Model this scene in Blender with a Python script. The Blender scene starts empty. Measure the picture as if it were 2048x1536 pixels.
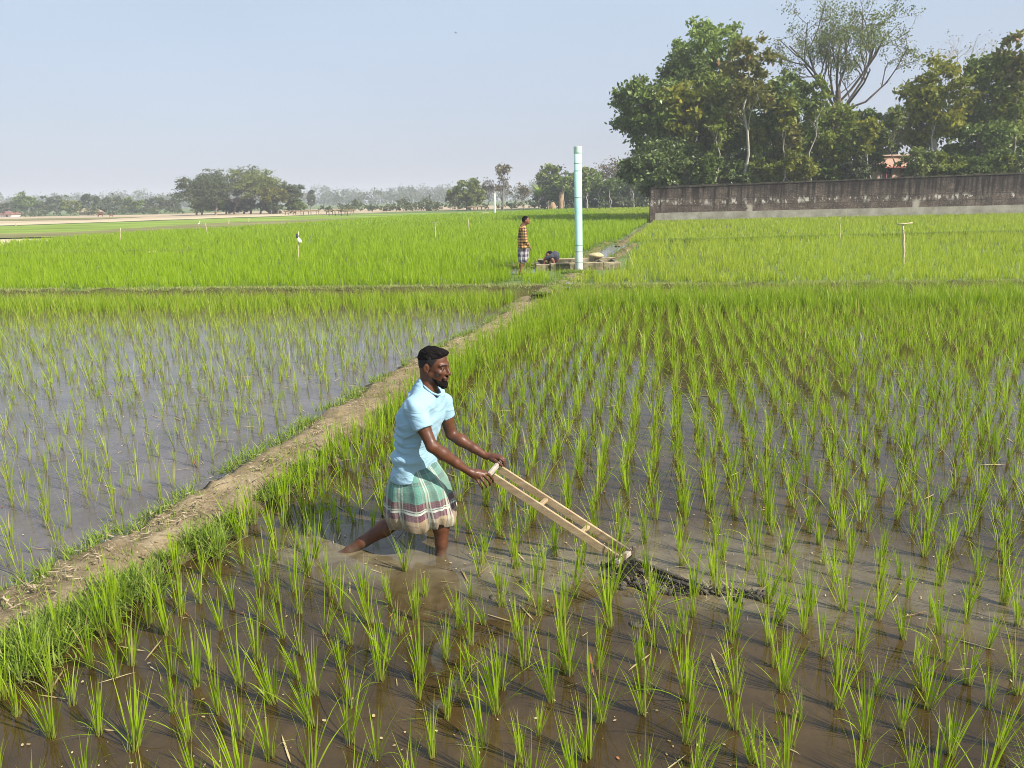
import bpy, math, random
import numpy as np
from mathutils import Vector, Matrix

SC = bpy.context.scene
COL = SC.collection
rng = np.random.default_rng(7)
random.seed(7)
R_ = math.radians

# ------------------------------------------------------------------ camera
CAM_Z, PITCH, ROLL, FPX = 2.35, 13.9, 1.2, 1500.0
cam_d = bpy.data.cameras.new('camera')
cam_d.sensor_width = 36.0
cam_d.lens = 36.0 * FPX / 2048.0
cam_d.clip_start, cam_d.clip_end = 0.05, 6000.0
cam = bpy.data.objects.new('camera', cam_d)
COL.objects.link(cam)
CR = Matrix.Rotation(R_(90 - PITCH), 3, 'X') @ Matrix.Rotation(R_(-ROLL), 3, 'Z')
cam.matrix_world = Matrix.Translation((0, 0, CAM_Z)) @ CR.to_4x4()
SC.camera = cam
CRn = np.array(CR)
CAMP = np.array([0, 0, CAM_Z])

def ray(px, py):
    return CRn @ np.array([(px - 1024) / FPX, -(py - 768) / FPX, -1.0])
def G(px, py, z=0.0):                 # point of the horizontal plane z seen at a photo pixel
    d = ray(px, py); return CAMP + d * ((z - CAM_Z) / d[2])
def P(px, py, Y):                     # point of the vertical plane y = Y seen at a photo pixel
    d = ray(px, py); return CAMP + d * (Y / d[1])
def proj(p):
    q = (np.asarray(p) - CAMP) @ CRn
    return 1024 + FPX * q[..., 0] / -q[..., 2], 768 - FPX * q[..., 1] / -q[..., 2]

# ------------------------------------------------------------------ light
SUN_EL, SUN_AZ = 40.0, 122.0          # azimuth clockwise from +Y
world = bpy.data.worlds.new('World'); SC.world = world; world.use_nodes = True
wn = world.node_tree
bg = wn.nodes['Background']
sky = wn.nodes.new('ShaderNodeTexSky'); sky.sky_type = 'NISHITA'; sky.sun_disc = False
sky.sun_elevation, sky.sun_rotation = R_(SUN_EL), R_(SUN_AZ)
sky.altitude, sky.air_density, sky.dust_density, sky.ozone_density = 20.0, 1.0, 2.2, 1.6
# thin bright winter haze: three quarters of the sky's colour, a little bluer higher up
pale = wn.nodes.new('ShaderNodeMix'); pale.data_type = 'RGBA'; pale.inputs[0].default_value = 0.75
tcw = wn.nodes.new('ShaderNodeTexCoord'); spw = wn.nodes.new('ShaderNodeSeparateXYZ'); wn.links.new(tcw.outputs['Generated'], spw.inputs[0])
rw = wn.nodes.new('ShaderNodeValToRGB'); wn.links.new(spw.outputs[2], rw.inputs[0])
sc_w = wn.nodes.new('ShaderNodeVectorMath'); sc_w.operation = 'SCALE'; sc_w.inputs['Scale'].default_value = 6.0
rw.color_ramp.elements[0].position, rw.color_ramp.elements[0].color = 0.04, (3.45 / 6, 3.68 / 6, 4.48 / 6, 1)
rw.color_ramp.elements[1].position, rw.color_ramp.elements[1].color = 0.22, (3.55 / 6, 4.15 / 6, 5.0 / 6, 1)
e3 = rw.color_ramp.elements.new(0.9); e3.color = (2.8 / 6, 3.7 / 6, 5.2 / 6, 1)
nzw = wn.nodes.new('ShaderNodeTexNoise'); nzw.inputs['Scale'].default_value = 2.2; nzw.inputs['Detail'].default_value = 4.0
mpw = wn.nodes.new('ShaderNodeMapping'); mpw.inputs['Scale'].default_value = (1, 1, 3.5); wn.links.new(tcw.outputs['Generated'], mpw.inputs[0]); wn.links.new(mpw.outputs[0], nzw.inputs['Vector'])
mrw = wn.nodes.new('ShaderNodeMapRange'); mrw.inputs[1].default_value, mrw.inputs[2].default_value, mrw.inputs[3].default_value, mrw.inputs[4].default_value = 0.3, 0.7, 5.75, 6.2
wn.links.new(nzw.outputs[0], mrw.inputs[0]); wn.links.new(mrw.outputs[0], sc_w.inputs['Scale'])
wn.links.new(rw.outputs[0], sc_w.inputs[0]); wn.links.new(sky.outputs[0], pale.inputs[6]); wn.links.new(sc_w.outputs[0], pale.inputs[7])
wn.links.new(pale.outputs[2], bg.inputs[0]); bg.inputs[1].default_value = 0.105
sl = bpy.data.lights.new('sun', 'SUN'); sl.energy, sl.angle, sl.color = 5.0, R_(0.5), (1.0, 0.93, 0.82)
sun = bpy.data.objects.new('sun', sl); COL.objects.link(sun)
SV = Vector((math.sin(R_(SUN_AZ)) * math.cos(R_(SUN_EL)), math.cos(R_(SUN_AZ)) * math.cos(R_(SUN_EL)), math.sin(R_(SUN_EL))))
sun.rotation_euler = SV.to_track_quat('Z', 'Y').to_euler()
sun.location = (20, -10, 30)
SC.view_settings.view_transform = 'Standard'; SC.view_settings.look = 'None'
SC.view_settings.exposure, SC.view_settings.gamma = 0.70, 1.0
SC.cycles.use_denoising = True; SC.cycles.denoising_prefilter = 'ACCURATE'; SC.cycles.filter_width = 0.95
SC.cycles.max_bounces, SC.cycles.diffuse_bounces, SC.cycles.glossy_bounces = 8, 3, 3
SC.cycles.transmission_bounces, SC.cycles.transparent_max_bounces, SC.cycles.volume_bounces = 4, 8, 0
SC.cycles.sample_clamp_indirect = 6.0

# ------------------------------------------------------------------ node materials
class NM:
    def __init__(s, name):
        s.m = bpy.data.materials.new(name); s.m.use_nodes = True
        s.t = s.m.node_tree; s.b = s.t.nodes['Principled BSDF']; s.out = s.t.nodes['Material Output']
    def n(s, typ, **kw):
        nd = s.t.nodes.new('ShaderNode' + typ)
        for k, v in kw.items(): setattr(nd, k, v)
        return nd
    def set(s, sock, v):
        if hasattr(v, 'is_linked'): s.t.links.new(v, sock)
        else: sock.default_value = (*v, 1.0) if isinstance(v, tuple) and len(v) == 3 and sock.type == 'RGBA' else v
    def p(s, **kw):
        for k, v in kw.items(): s.set(s.b.inputs[k.replace('_', ' ')], v)
        return s
    def obj(s, scale=(1, 1, 1), src='Object'):
        tc = s.n('TexCoord'); mp = s.n('Mapping'); mp.inputs['Scale'].default_value = scale
        s.t.links.new(tc.outputs[src], mp.inputs[0]); return mp.outputs[0]
    def noise(s, vec, scale, detail=4.0, rough=0.55, dist=0.0):
        nd = s.n('TexNoise'); s.set(nd.inputs['Vector'], vec)
        for k, v in (('Scale', scale), ('Detail', detail), ('Roughness', rough), ('Distortion', dist)): nd.inputs[k].default_value = v
        return nd.outputs[0]
    def ramp(s, fac, stops, const=False):
        nd = s.n('ValToRGB'); s.set(nd.inputs[0], fac); cr = nd.color_ramp
        if const: cr.interpolation = 'CONSTANT'
        while len(cr.elements) < len(stops): cr.elements.new(0.5)
        for e, (pos, c) in zip(cr.elements, stops):
            e.position = pos; e.color = (*c, 1) if isinstance(c, tuple) else (c, c, c, 1)
        return nd.outputs[0]
    def mix(s, fac, a, b, mode='MIX'):
        nd = s.n('Mix', data_type='RGBA', blend_type=mode)
        s.set(nd.inputs[0], fac); s.set(nd.inputs[6], a); s.set(nd.inputs[7], b); return nd.outputs[2]
    def math(s, op, a, b=0.0, c=0.0):
        nd = s.n('Math', operation=op); s.set(nd.inputs[0], a); s.set(nd.inputs[1], b); s.set(nd.inputs[2], c); return nd.outputs[0]
    def attr(s, name, out='Fac'):
        nd = s.n('Attribute'); nd.attribute_name = name; return nd.outputs[out]
    def bump(s, h, strength=0.5, dist=0.02):
        nd = s.n('Bump'); nd.inputs['Strength'].default_value = strength; nd.inputs['Distance'].default_value = dist
        s.set(nd.inputs['Height'], h); s.set(s.b.inputs['Normal'], nd.outputs[0]); return s
    def xyz(s, vec):
        nd = s.n('SeparateXYZ'); s.set(nd.inputs[0], vec); return nd.outputs
    def translucent(s, col, fac):
        tr = s.n('BsdfTranslucent'); s.set(tr.inputs[0], col)
        mx = s.n('MixShader'); mx.inputs[0].default_value = fac
        s.t.links.new(s.b.outputs[0], mx.inputs[1]); s.t.links.new(tr.outputs[0], mx.inputs[2])
        s.t.links.new(mx.outputs[0], s.out.inputs[0]); return s

def leaf_mat(name, dark, light, base=None, odd=None, trans=0.35, rough=0.5):
    k = NM(name)
    c = k.mix(k.attr('tint'), dark, light)
    if odd: c = k.mix(k.math('GREATER_THAN', k.attr('tint'), 0.93), c, odd)
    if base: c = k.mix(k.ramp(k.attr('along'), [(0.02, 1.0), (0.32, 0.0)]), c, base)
    if base and odd:
        tip = k.math('MULTIPLY', k.ramp(k.attr('along'), [(0.72, 0.0), (1.0, 0.75)]), k.ramp(k.attr('tint'), [(0.35, 0.0), (0.6, 1.0)]))
        c = k.mix(tip, c, odd)
    k.p(Base_Color=c, Roughness=rough); k.b.inputs['Specular IOR Level'].default_value = 0.3
    return k.translucent(c, trans).m

def plain(name, col, var=0.25, scale=12.0, rough=0.8, bump=0.3, bdist=0.01, stretch=(1, 1, 1), spec=0.3):
    k = NM(name); v = k.obj(stretch)
    n = k.noise(v, scale, 6.0, 0.6)
    lo = tuple(x * (1 - var) for x in col); hi = tuple(min(1, x * (1 + var)) for x in col)
    k.p(Base_Color=k.ramp(n, [(0.3, lo), (0.7, hi)]), Roughness=rough)
    k.b.inputs['Specular IOR Level'].default_value = spec
    k.bump(k.noise(v, scale * 3, 4.0), bump, bdist); return k.m

# ------------------------------------------------------------------ mesh tools
def mesh_np(name, V, F, attrs=None, mats=(), midx=None, smooth=False, uv=None):
    V = np.asarray(V, np.float32); me = bpy.data.meshes.new(name)
    F = [np.asarray(f, np.int32) for f in (F if isinstance(F, list) else [F]) if len(f)]
    loops = np.concatenate([f.ravel() for f in F]) if F else np.zeros(0, np.int32)
    tot = np.concatenate([np.full(len(f), f.shape[1], np.int32) for f in F]) if F else np.zeros(0, np.int32)
    st = np.concatenate([[0], np.cumsum(tot)[:-1]]).astype(np.int32) if len(tot) else tot
    me.vertices.add(len(V)); me.vertices.foreach_set('co', V.ravel())
    me.loops.add(len(loops)); me.loops.foreach_set('vertex_index', loops)
    me.polygons.add(len(tot)); me.polygons.foreach_set('loop_start', st)
    for k, a in (attrs or {}).items():
        at = me.attributes.new(k, 'FLOAT', 'POINT'); at.data.foreach_set('value', np.asarray(a, np.float32))
    if uv is not None:
        ul = me.uv_layers.new(name='UVMap'); ul.data.foreach_set('uv', np.asarray(uv, np.float32)[loops].ravel())
    for m in mats: me.materials.append(m)
    me.update(calc_edges=True)
    if midx is not None: me.polygons.foreach_set('material_index', np.asarray(midx, np.int32))
    me.polygons.foreach_set('use_smooth', np.full(len(tot), bool(smooth or attrs)))
    me.validate(); return me

def link(name, me, parent=None, loc=None):
    o = bpy.data.objects.new(name, me); COL.objects.link(o)
    if parent: o.parent = parent
    if loc is not None: o.location = loc
    return o
def tag(o, label=None, cat=None, group=None, kind=None):
    if label: o['label'] = label
    if cat: o['category'] = cat
    if group: o['group'] = group
    if kind: o['kind'] = kind
    return o
def thing(name, loc, label, cat, group=None):
    o = bpy.data.objects.new(name, None); COL.objects.link(o); o.location = [float(x) for x in loc]
    o.empty_display_size = 0.1
    return tag(o, label, cat, group)

class MB:                              # collects primitives into one mesh
    def __init__(s): s.V, s.Q, s.T, s.n = [], [], [], 0
    def add(s, V, Q=None, T=None):
        if Q is not None and len(Q): s.Q.append(np.asarray(Q) + s.n)
        if T is not None and len(T): s.T.append(np.asarray(T) + s.n)
        s.V.append(np.asarray(V, float)); s.n += len(V)
    def box(s, c, size, rot=None, bev=0.0):
        h = np.array(size) / 2.0; b = min(bev, h.min() * 0.9)
        if b <= 0:
            V = np.array([[x, y, z] for x in (-1, 1) for y in (-1, 1) for z in (-1, 1)]) * h
            Q = [[0, 1, 3, 2], [4, 6, 7, 5], [0, 4, 5, 1], [2, 3, 7, 6], [0, 2, 6, 4], [1, 5, 7, 3]]
            T = None
        else:                          # chamfered box: three rims per corner
            V, idx = [], {}
            for i, sg in enumerate([(x, y, z) for x in (-1, 1) for y in (-1, 1) for z in (-1, 1)]):
                for a in range(3):
                    v = np.array(sg) * (h - b); v[a] = sg[a] * h[a]; idx[(sg, a)] = len(V); V.append(v)
            Q, T = [], []
            for a in range(3):
                o1, o2 = (a + 1) % 3, (a + 2) % 3
                for sg in (-1, 1):
                    ring = []
                    for p, q in ((-1, -1), (1, -1), (1, 1), (-1, 1)):
                        k = [0, 0, 0]; k[a] = sg; k[o1] = p; k[o2] = q; ring.append(idx[(tuple(k), a)])
                    Q.append(ring if sg > 0 else ring[::-1])
                for p in (-1, 1):
                    for q in (-1, 1):
                        k1 = [0, 0, 0]; k1[o1] = p; k1[o2] = q; k2 = list(k1); k1[a] = -1; k2[a] = 1
                        f = [idx[(tuple(k1), o1)], idx[(tuple(k2), o1)], idx[(tuple(k2), o2)], idx[(tuple(k1), o2)]]
                        Q.append(f if p * q < 0 else f[::-1])
            for x in (-1, 1):
                for y in (-1, 1):
                    for z in (-1, 1):
                        f = [idx[((x, y, z), a)] for a in range(3)]; T.append(f if x * y * z > 0 else f[::-1])
            V = np.array(V)
        if rot is not None: V = V @ np.array(rot).T
        s.add(V + np.array(c), Q, T); return s
    def beam(s, a, b, w, h, up=(0, 0, 1), bev=0.004):
        a, b = np.array(a, float), np.array(b, float); d = b - a; L = np.linalg.norm(d); x = d / L
        y = np.cross(up, x); y /= np.linalg.norm(y); z = np.cross(x, y)
        return s.box((a + b) / 2, (L, w, h), np.stack([x, y, z], 1), bev)
    def tube(s, pts, rad, n=8, cap=True):
        pts = np.asarray(pts, float); rad = np.broadcast_to(np.asarray(rad, float), (len(pts),))
        t = np.gradient(pts, axis=0); t /= np.linalg.norm(t, axis=1)[:, None] + 1e-9
        ref = np.array([0, 0, 1.0]) if abs(t[:, 2]).mean() < 0.8 else np.array([1.0, 0, 0])
        u = np.cross(t, ref); u /= np.linalg.norm(u, axis=1)[:, None] + 1e-9
        v = np.cross(t, u); a = np.arange(n) * 2 * math.pi / n
        V = (pts[:, None] + rad[:, None, None] * (np.cos(a)[None, :, None] * u[:, None] - np.sin(a)[None, :, None] * v[:, None])).reshape(-1, 3)
        i = np.arange(len(pts) - 1)[:, None] * n; j = np.arange(n)[None]; j2 = (j + 1) % n
        Q = np.stack([i + j, i + j2, i + n + j2, i + n + j], -1).reshape(-1, 4)
        T = []
        if cap:
            V = np.concatenate([V, pts[:1], pts[-1:]]); m = len(pts) * n
            for q in range(n):
                T.append([m, (q + 1) % n, q]); T.append([m + 1, m - n + q, m - n + (q + 1) % n])
        s.add(V, Q, T); return s
    def ball(s, c, r, rot=None, n=12, m=8, jit=0.0):
        th = np.linspace(0, math.pi, m + 1); V = [[0, 0, 1]]
        for t in th[1:-1]:
            for k in range(n): V.append([math.sin(t) * math.cos(2 * math.pi * k / n), math.sin(t) * math.sin(2 * math.pi * k / n), math.cos(t)])
        V.append([0, 0, -1]); V = np.array(V); Q, T = [], []
        if jit: V *= 1 + jit * (rng.random((len(V), 1)) - 0.5)
        for k in range(n):
            T.append([0, 1 + k, 1 + (k + 1) % n]); b = 1 + (m - 2) * n; T.append([len(V) - 1, b + (k + 1) % n, b + k])
            for i in range(m - 2):
                a = 1 + i * n; Q.append([a + k, a + n + k, a + n + (k + 1) % n, a + (k + 1) % n])
        V = V * np.array(r)
        if rot is not None: V = V @ np.array(rot).T
        s.add(V + np.array(c), Q, T); return s
    def lathe(s, c, prof, n=24):
        V, Q = [], []
        for r, z in prof:
            for k in range(n): V.append([r * math.cos(2 * math.pi * k / n), r * math.sin(2 * math.pi * k / n), z])
        for i in range(len(prof) - 1):
            for k in range(n): Q.append([i * n + k, i * n + (k + 1) % n, i * n + n + (k + 1) % n, i * n + n + k])
        s.add(np.array(V) + np.array(c), Q); return s
    def mesh(s, name, mat, org=(0, 0, 0), smooth=False):
        return mesh_np(name, np.concatenate(s.V) - np.array(org), [np.concatenate(x) for x in (s.Q, s.T) if x], mats=[mat], smooth=smooth)
    def build(s, name, mat, parent=None, smooth=False):
        org = parent_org(parent)
        return link(name, s.mesh(name, mat, org, smooth), parent)
def parent_org(parent):
    org = np.zeros(3)
    while parent is not None: org = org + np.array(parent.location); parent = parent.parent
    return org

def rotz(a): c, s = math.cos(a), math.sin(a); return np.array([[c, -s, 0], [s, c, 0], [0, 0, 1.0]])

def vnoise(p, seed=0):                 # value noise, p (..., 3)
    p = np.asarray(p, float); i = np.floor(p).astype(np.int64); f = p - i; f = f * f * (3 - 2 * f)
    def h(a):
        n = (a[..., 0] * 374761393 + a[..., 1] * 668265263 + a[..., 2] * 2147483647 + seed * 144665) & 0xffffffff
        n = ((n ^ (n >> 13)) * 1274126177) & 0xffffffff
        return ((n ^ (n >> 16)) & 0xffff) / 65535.0
    r = 0
    for dx in (0, 1):
        for dy in (0, 1):
            for dz in (0, 1):
                w = (f[..., 0] if dx else 1 - f[..., 0]) * (f[..., 1] if dy else 1 - f[..., 1]) * (f[..., 2] if dz else 1 - f[..., 2])
                r = r + w * h(i + np.array([dx, dy, dz]))
    return r * 2 - 1
def fbm(p, seed=0, o=3):
    p = np.asarray(p, float); return sum(vnoise(p * 2 ** k, seed + k) / 2 ** k for k in range(o))

# ---- signed distance bodies, meshed with surface nets
class SDF:
    def __init__(s, lo, hi, vox):
        s.lo = np.array(lo, float); s.vox = vox
        s.sh = tuple(int(x) for x in np.ceil((np.array(hi) - s.lo) / vox) + 1)
        s.D = np.full(s.sh, 0.3, np.float32)
        s.ax = [(s.lo[i] + vox * np.arange(s.sh[i])).astype(np.float32) for i in range(3)]
    def reg(s, lo, hi):
        a = np.clip(np.floor((np.array(lo) - s.lo) / s.vox).astype(int), 0, np.array(s.sh) - 1)
        b = np.clip(np.ceil((np.array(hi) - s.lo) / s.vox).astype(int) + 1, 1, s.sh)
        sl = tuple(slice(x, y) for x, y in zip(a, b))
        X = s.ax[0][sl[0]][:, None, None]; Y = s.ax[1][sl[1]][None, :, None]; Z = s.ax[2][sl[2]][None, None, :]
        return sl, X, Y, Z
    def join(s, sl, d, k, sub):
        D = s.D[sl]
        if sub:
            d = -d
            if k > 0: h = np.clip(0.5 + 0.5 * (d - D) / k, 0, 1); s.D[sl] = D + (d - D) * h + k * h * (1 - h)
            else: s.D[sl] = np.maximum(D, d)
        elif k > 0: h = np.clip(0.5 + 0.5 * (D - d) / k, 0, 1); s.D[sl] = D + (d - D) * h - k * h * (1 - h)
        else: s.D[sl] = np.minimum(D, d)
    def cone(s, a, b, ra, rb=None, k=0.015, sub=False):
        a, b = np.array(a, float), np.array(b, float); rb = ra if rb is None else rb
        m = max(ra, rb) + k + 3 * s.vox
        sl, X, Y, Z = s.reg(np.minimum(a, b) - m, np.maximum(a, b) + m)
        d = b - a; L2 = max(float(d @ d), 1e-9)
        h = np.clip(((X - a[0]) * d[0] + (Y - a[1]) * d[1] + (Z - a[2]) * d[2]) / L2, 0, 1)
        q = np.sqrt((X - a[0] - h * d[0]) ** 2 + (Y - a[1] - h * d[1]) ** 2 + (Z - a[2] - h * d[2]) ** 2) - (ra + (rb - ra) * h)
        s.join(sl, q, k, sub); return s
    def chain(s, pts, rad, k=0.015):
        for i in range(len(pts) - 1): s.cone(pts[i], pts[i + 1], rad[i], rad[i + 1], k)
        return s
    def ell(s, c, r, rot=None, k=0.015, sub=False):
        c, r = np.array(c, float), np.array(r, float); m = r.max() + k + 3 * s.vox
        sl, X, Y, Z = s.reg(c - m, c + m); x, y, z = X - c[0], Y - c[1], Z - c[2]
        if rot is not None:
            R = np.array(rot); x, y, z = (R[0, i] * x + R[1, i] * y + R[2, i] * z for i in range(3))
        k0 = np.sqrt((x / r[0]) ** 2 + (y / r[1]) ** 2 + (z / r[2]) ** 2)
        k1 = np.sqrt((x / r[0] ** 2) ** 2 + (y / r[1] ** 2) ** 2 + (z / r[2] ** 2) ** 2) + 1e-6
        s.join(sl, k0 * (k0 - 1) / k1, k, sub); return s
    def cut(s, n, pt, lo=None, hi=None):       # keep the side opposite to n
        n = np.array(n, float); n /= np.linalg.norm(n)
        sl, X, Y, Z = s.reg(s.lo if lo is None else lo, s.lo + s.vox * np.array(s.sh) if hi is None else hi)
        s.D[sl] = np.maximum(s.D[sl], (X - pt[0]) * n[0] + (Y - pt[1]) * n[1] + (Z - pt[2]) * n[2]); return s
    def net(s):
        D = s.D; S = D < 0; sh = np.array(D.shape)
        c = np.zeros(tuple(sh - 1), np.uint8)
        offs = np.array([[x, y, z] for x in (0, 1) for y in (0, 1) for z in (0, 1)])
        for o in offs: c += S[tuple(slice(q, q + n - 1) for q, n in zip(o, sh))]
        act = (c > 0) & (c < 8); ci = np.argwhere(act); idx = np.full(act.shape, -1, np.int32); idx[act] = np.arange(len(ci))
        val = np.stack([D[tuple((ci + o).T)] for o in offs], 1); acc = np.zeros((len(ci), 3)); cnt = np.zeros(len(ci))
        for a in range(8):
            for b in range(a + 1, 8):
                if np.abs(offs[a] - offs[b]).sum() != 1: continue
                m = (val[:, a] < 0) != (val[:, b] < 0); t = val[m, a] / (val[m, a] - val[m, b])
                acc[m] += offs[a] + t[:, None] * (offs[b] - offs[a]); cnt[m] += 1
        V = s.lo + s.vox * (ci + acc / cnt[:, None]); Q = []
        for ax in range(3):
            u, v = [(1, 2), (2, 0), (0, 1)][ax]
            A = S[tuple(slice(0, -1) if i == ax else slice(None) for i in range(3))]; B = S[tuple(slice(1, None) if i == ax else slice(None) for i in range(3))]
            e = np.argwhere(A != B); e = e[(e[:, u] > 0) & (e[:, v] > 0) & (e[:, u] < sh[u] - 1) & (e[:, v] < sh[v] - 1)]
            ins = A[tuple(e.T)]
            def cell(du, dv): q = e.copy(); q[:, u] += du; q[:, v] += dv; return idx[tuple(q.T)]
            q = np.stack([cell(-1, -1), cell(0, -1), cell(0, 0), cell(-1, 0)], 1); q[~ins] = q[~ins][:, ::-1]; Q.append(q)
        return V, np.concatenate(Q)

# ---- blades of grass and rice, many at once
def ribbons(base, az, L, tilt, curl, w, seg=4, twist=None, tint=None, flat=1.6):
    n = len(base); twist = rng.uniform(-0.7, 0.7, n) if twist is None else twist
    tint = rng.random(n) if tint is None else tint
    pts = [base]; ca, sa = np.cos(az), np.sin(az)
    for k in range(seg):
        th = tilt + curl * ((k + 0.5) / seg) ** 1.5
        pts.append(pts[-1] + (L / seg)[:, None] * np.stack([np.sin(th) * ca, np.sin(th) * sa, np.cos(th)], 1))
    pts = np.stack(pts, 1); side = np.stack([-np.sin(az + twist), np.cos(az + twist), np.zeros(n)], 1)
    s = np.linspace(0, 1, seg + 1); prof = (0.55 + 0.45 * np.minimum(1, s * 3)) * (1 - s ** flat) + 0.04
    off = 0.5 * w[:, None, None] * prof[None, :, None] * side[:, None]
    V = np.stack([pts - off, pts + off], 2).reshape(-1, 3)
    b = (np.arange(n) * 2 * (seg + 1))[:, None] + 2 * np.arange(seg)[None]
    Q = np.stack([b, b + 1, b + 3, b + 2], -1).reshape(-1, 4)
    al = np.tile(np.repeat(s, 2), n); ti = np.repeat(tint, 2 * (seg + 1))
    return V, Q, al, ti
def clumps(pos, nb, Lr, tiltr, curlr, wr, spread=0.025, seg=4, scale=None, lean=None):
    n = len(pos); m = n * nb; sc = np.ones(n) if scale is None else scale
    B = np.repeat(pos, nb, 0); az = rng.uniform(0, 2 * math.pi, m); r = spread * np.sqrt(rng.random(m)) * np.repeat(sc, nb)
    B = B + np.stack([r * np.cos(az), r * np.sin(az), np.zeros(m)], 1); az = az + rng.normal(0, 0.5, m)
    L = rng.uniform(*Lr, m) * np.repeat(sc, nb)
    ti = np.clip(np.repeat(rng.random(n), nb) * 0.5 + rng.random(m) * 0.5, 0, 1)
    ti = np.where(rng.random(m) < 0.035, 0.97, ti * 0.92)
    return ribbons(B, az, L, np.abs(rng.normal(0, tiltr, m)), np.abs(rng.normal(0, curlr, m)), rng.uniform(*wr, m), seg, tint=ti)
def blades_obj(name, parts, mat, **kw):
    V, Q, A, T, n = [], [], [], [], 0
    for v, q, a, t in parts: V.append(v); Q.append(q + n); A.append(a); T.append(t); n += len(v)
    me = mesh_np(name, np.concatenate(V), np.concatenate(Q), {'along': np.concatenate(A), 'tint': np.concatenate(T)}, [mat])
    return tag(link(name, me), **kw)

def polydist(q, line):                 # distance of (n,2) points to a polyline
    d = np.full(len(q), 1e9)
    for a, b in zip(line[:-1], line[1:]):
        e = b - a; t = np.clip(((q - a) @ e) / (e @ e), 0, 1); d = np.minimum(d, np.linalg.norm(q - a - t[:, None] * e, axis=1))
    return d
# ------------------------------------------------------------------ ground and water
ZF = 0.25                               # level of the upper fields
def gxy(px, py, z): return G(px, py, z)[:2]

m_soil = NM('field_soil')
v = m_soil.obj((1, 1, 1))
m_soil.p(Base_Color=m_soil.mix(m_soil.ramp(m_soil.noise(v, 0.12, 5.0), [(0.42, 0.0), (0.6, 1.0)]), (0.075, 0.105, 0.022), (0.14, 0.20, 0.035)), Roughness=0.9)
m_soil.bump(m_soil.noise(v, 6.0), 0.6, 0.05)
M_soil = m_soil.m
M_earth = plain('trodden_earth', (0.30, 0.215, 0.13), 0.28, 9.0, 0.95, 0.8, 0.012, spec=0.1)

E = 1450.0
bl = gxy(0, 588, ZF); br = gxy(2048, 570, ZF)      # crest line of the cross bund
bdir = (br - bl) / np.linalg.norm(br - bl); bnor = np.array([-bdir[1], bdir[0]])
def bundy(x): return bl[1] + (x - bl[0]) * bdir[1] / bdir[0]
A, B = bl - bdir * E, br + bdir * E
me = mesh_np('ground', [[-E, -E, -0.35], [E, -E, -0.35], [B[0], B[1] + 3, -0.35], [A[0], A[1] + 3, -0.35],
                        [A[0], A[1], ZF], [B[0], B[1], ZF], [E, E, ZF], [-E, E, ZF]], [np.array([[0, 1, 2, 3], [4, 5, 6, 7]])], mats=[M_soil])
tag(link('ground', me), kind='structure')

M_mudedge = plain('damp_earth', (0.16, 0.13, 0.065), 0.35, 5.0, 0.95, 0.9, 0.03, spec=0.1)
# trodden path between the two flooded fields, as an earth bund
Lp = np.array([gxy(*q, 0.122) for q in [(-420, 1400), (0, 1190), (180, 1092), (400, 975), (640, 828), (840, 712), (960, 655), (1052, 600)]])
Rp = np.array([gxy(*q, 0.122) for q in [(-420, 1580), (0, 1262), (215, 1150), (450, 1020), (710, 850), (900, 708), (1000, 650), (1096, 590)]])
PATHC = (Lp + Rp) / 2; Lp = PATHC + (Lp - PATHC) * 0.72; Rp = PATHC + (Rp - PATHC) * 0.72
def resample(line, step):
    s = np.concatenate([[0], np.cumsum(np.linalg.norm(np.diff(line, axis=0), axis=1))]); n = max(2, int(s[-1] / step) + 1)
    t = np.linspace(0, s[-1], n); return np.stack([np.interp(t, s, line[:, i]) for i in range(line.shape[1])], 1)
def bund(name, L, R, prof, mat, step=0.03, amp=0.036, **kw):
    c = resample((L + R) / 2, step); n = len(c)
    hw = np.interp(np.linspace(0, 1, n), np.linspace(0, 1, len(L)), np.linalg.norm(R - L, axis=1) / 2)
    t = np.gradient(c, axis=0); t /= np.linalg.norm(t, axis=1)[:, None]; nr = np.stack([t[:, 1], -t[:, 0]], 1)
    rows = []
    for k, (u, off, z) in enumerate(prof):
        w = u * hw + off
        w = w + amp * 1.5 * fbm(np.stack([c[:, 0] * 2.2, c[:, 1] * 2.2, np.full(n, k // 3 * 7.0)], 1), 3)
        q = c + nr * w[:, None]
        zz = z + amp * fbm(np.stack([q[:, 0] * 3, q[:, 1] * 3, np.zeros(n)], 1), 9, 3) + 0.4 * amp * fbm(np.stack([q[:, 0] * 16, q[:, 1] * 16, np.zeros(n)], 1), 5, 2)
        rows.append(np.concatenate([q, zz[:, None]], 1))
    V = np.stack(rows, 1); m = len(prof); i = np.arange(n - 1)[:, None] * m + np.arange(m - 1)[None]
    Q = np.stack([i, i + 1, i + m + 1, i + m], -1).reshape(-1, 4)
    me = mesh_np(name, V.reshape(-1, 3), Q[:, ::-1], mats=[mat], smooth=True)
    # face up
    if sum(p.normal.z for p in me.polygons[:400]) < 0: me.flip_normals()
    return tag(link(name, me), **kw)

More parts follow.
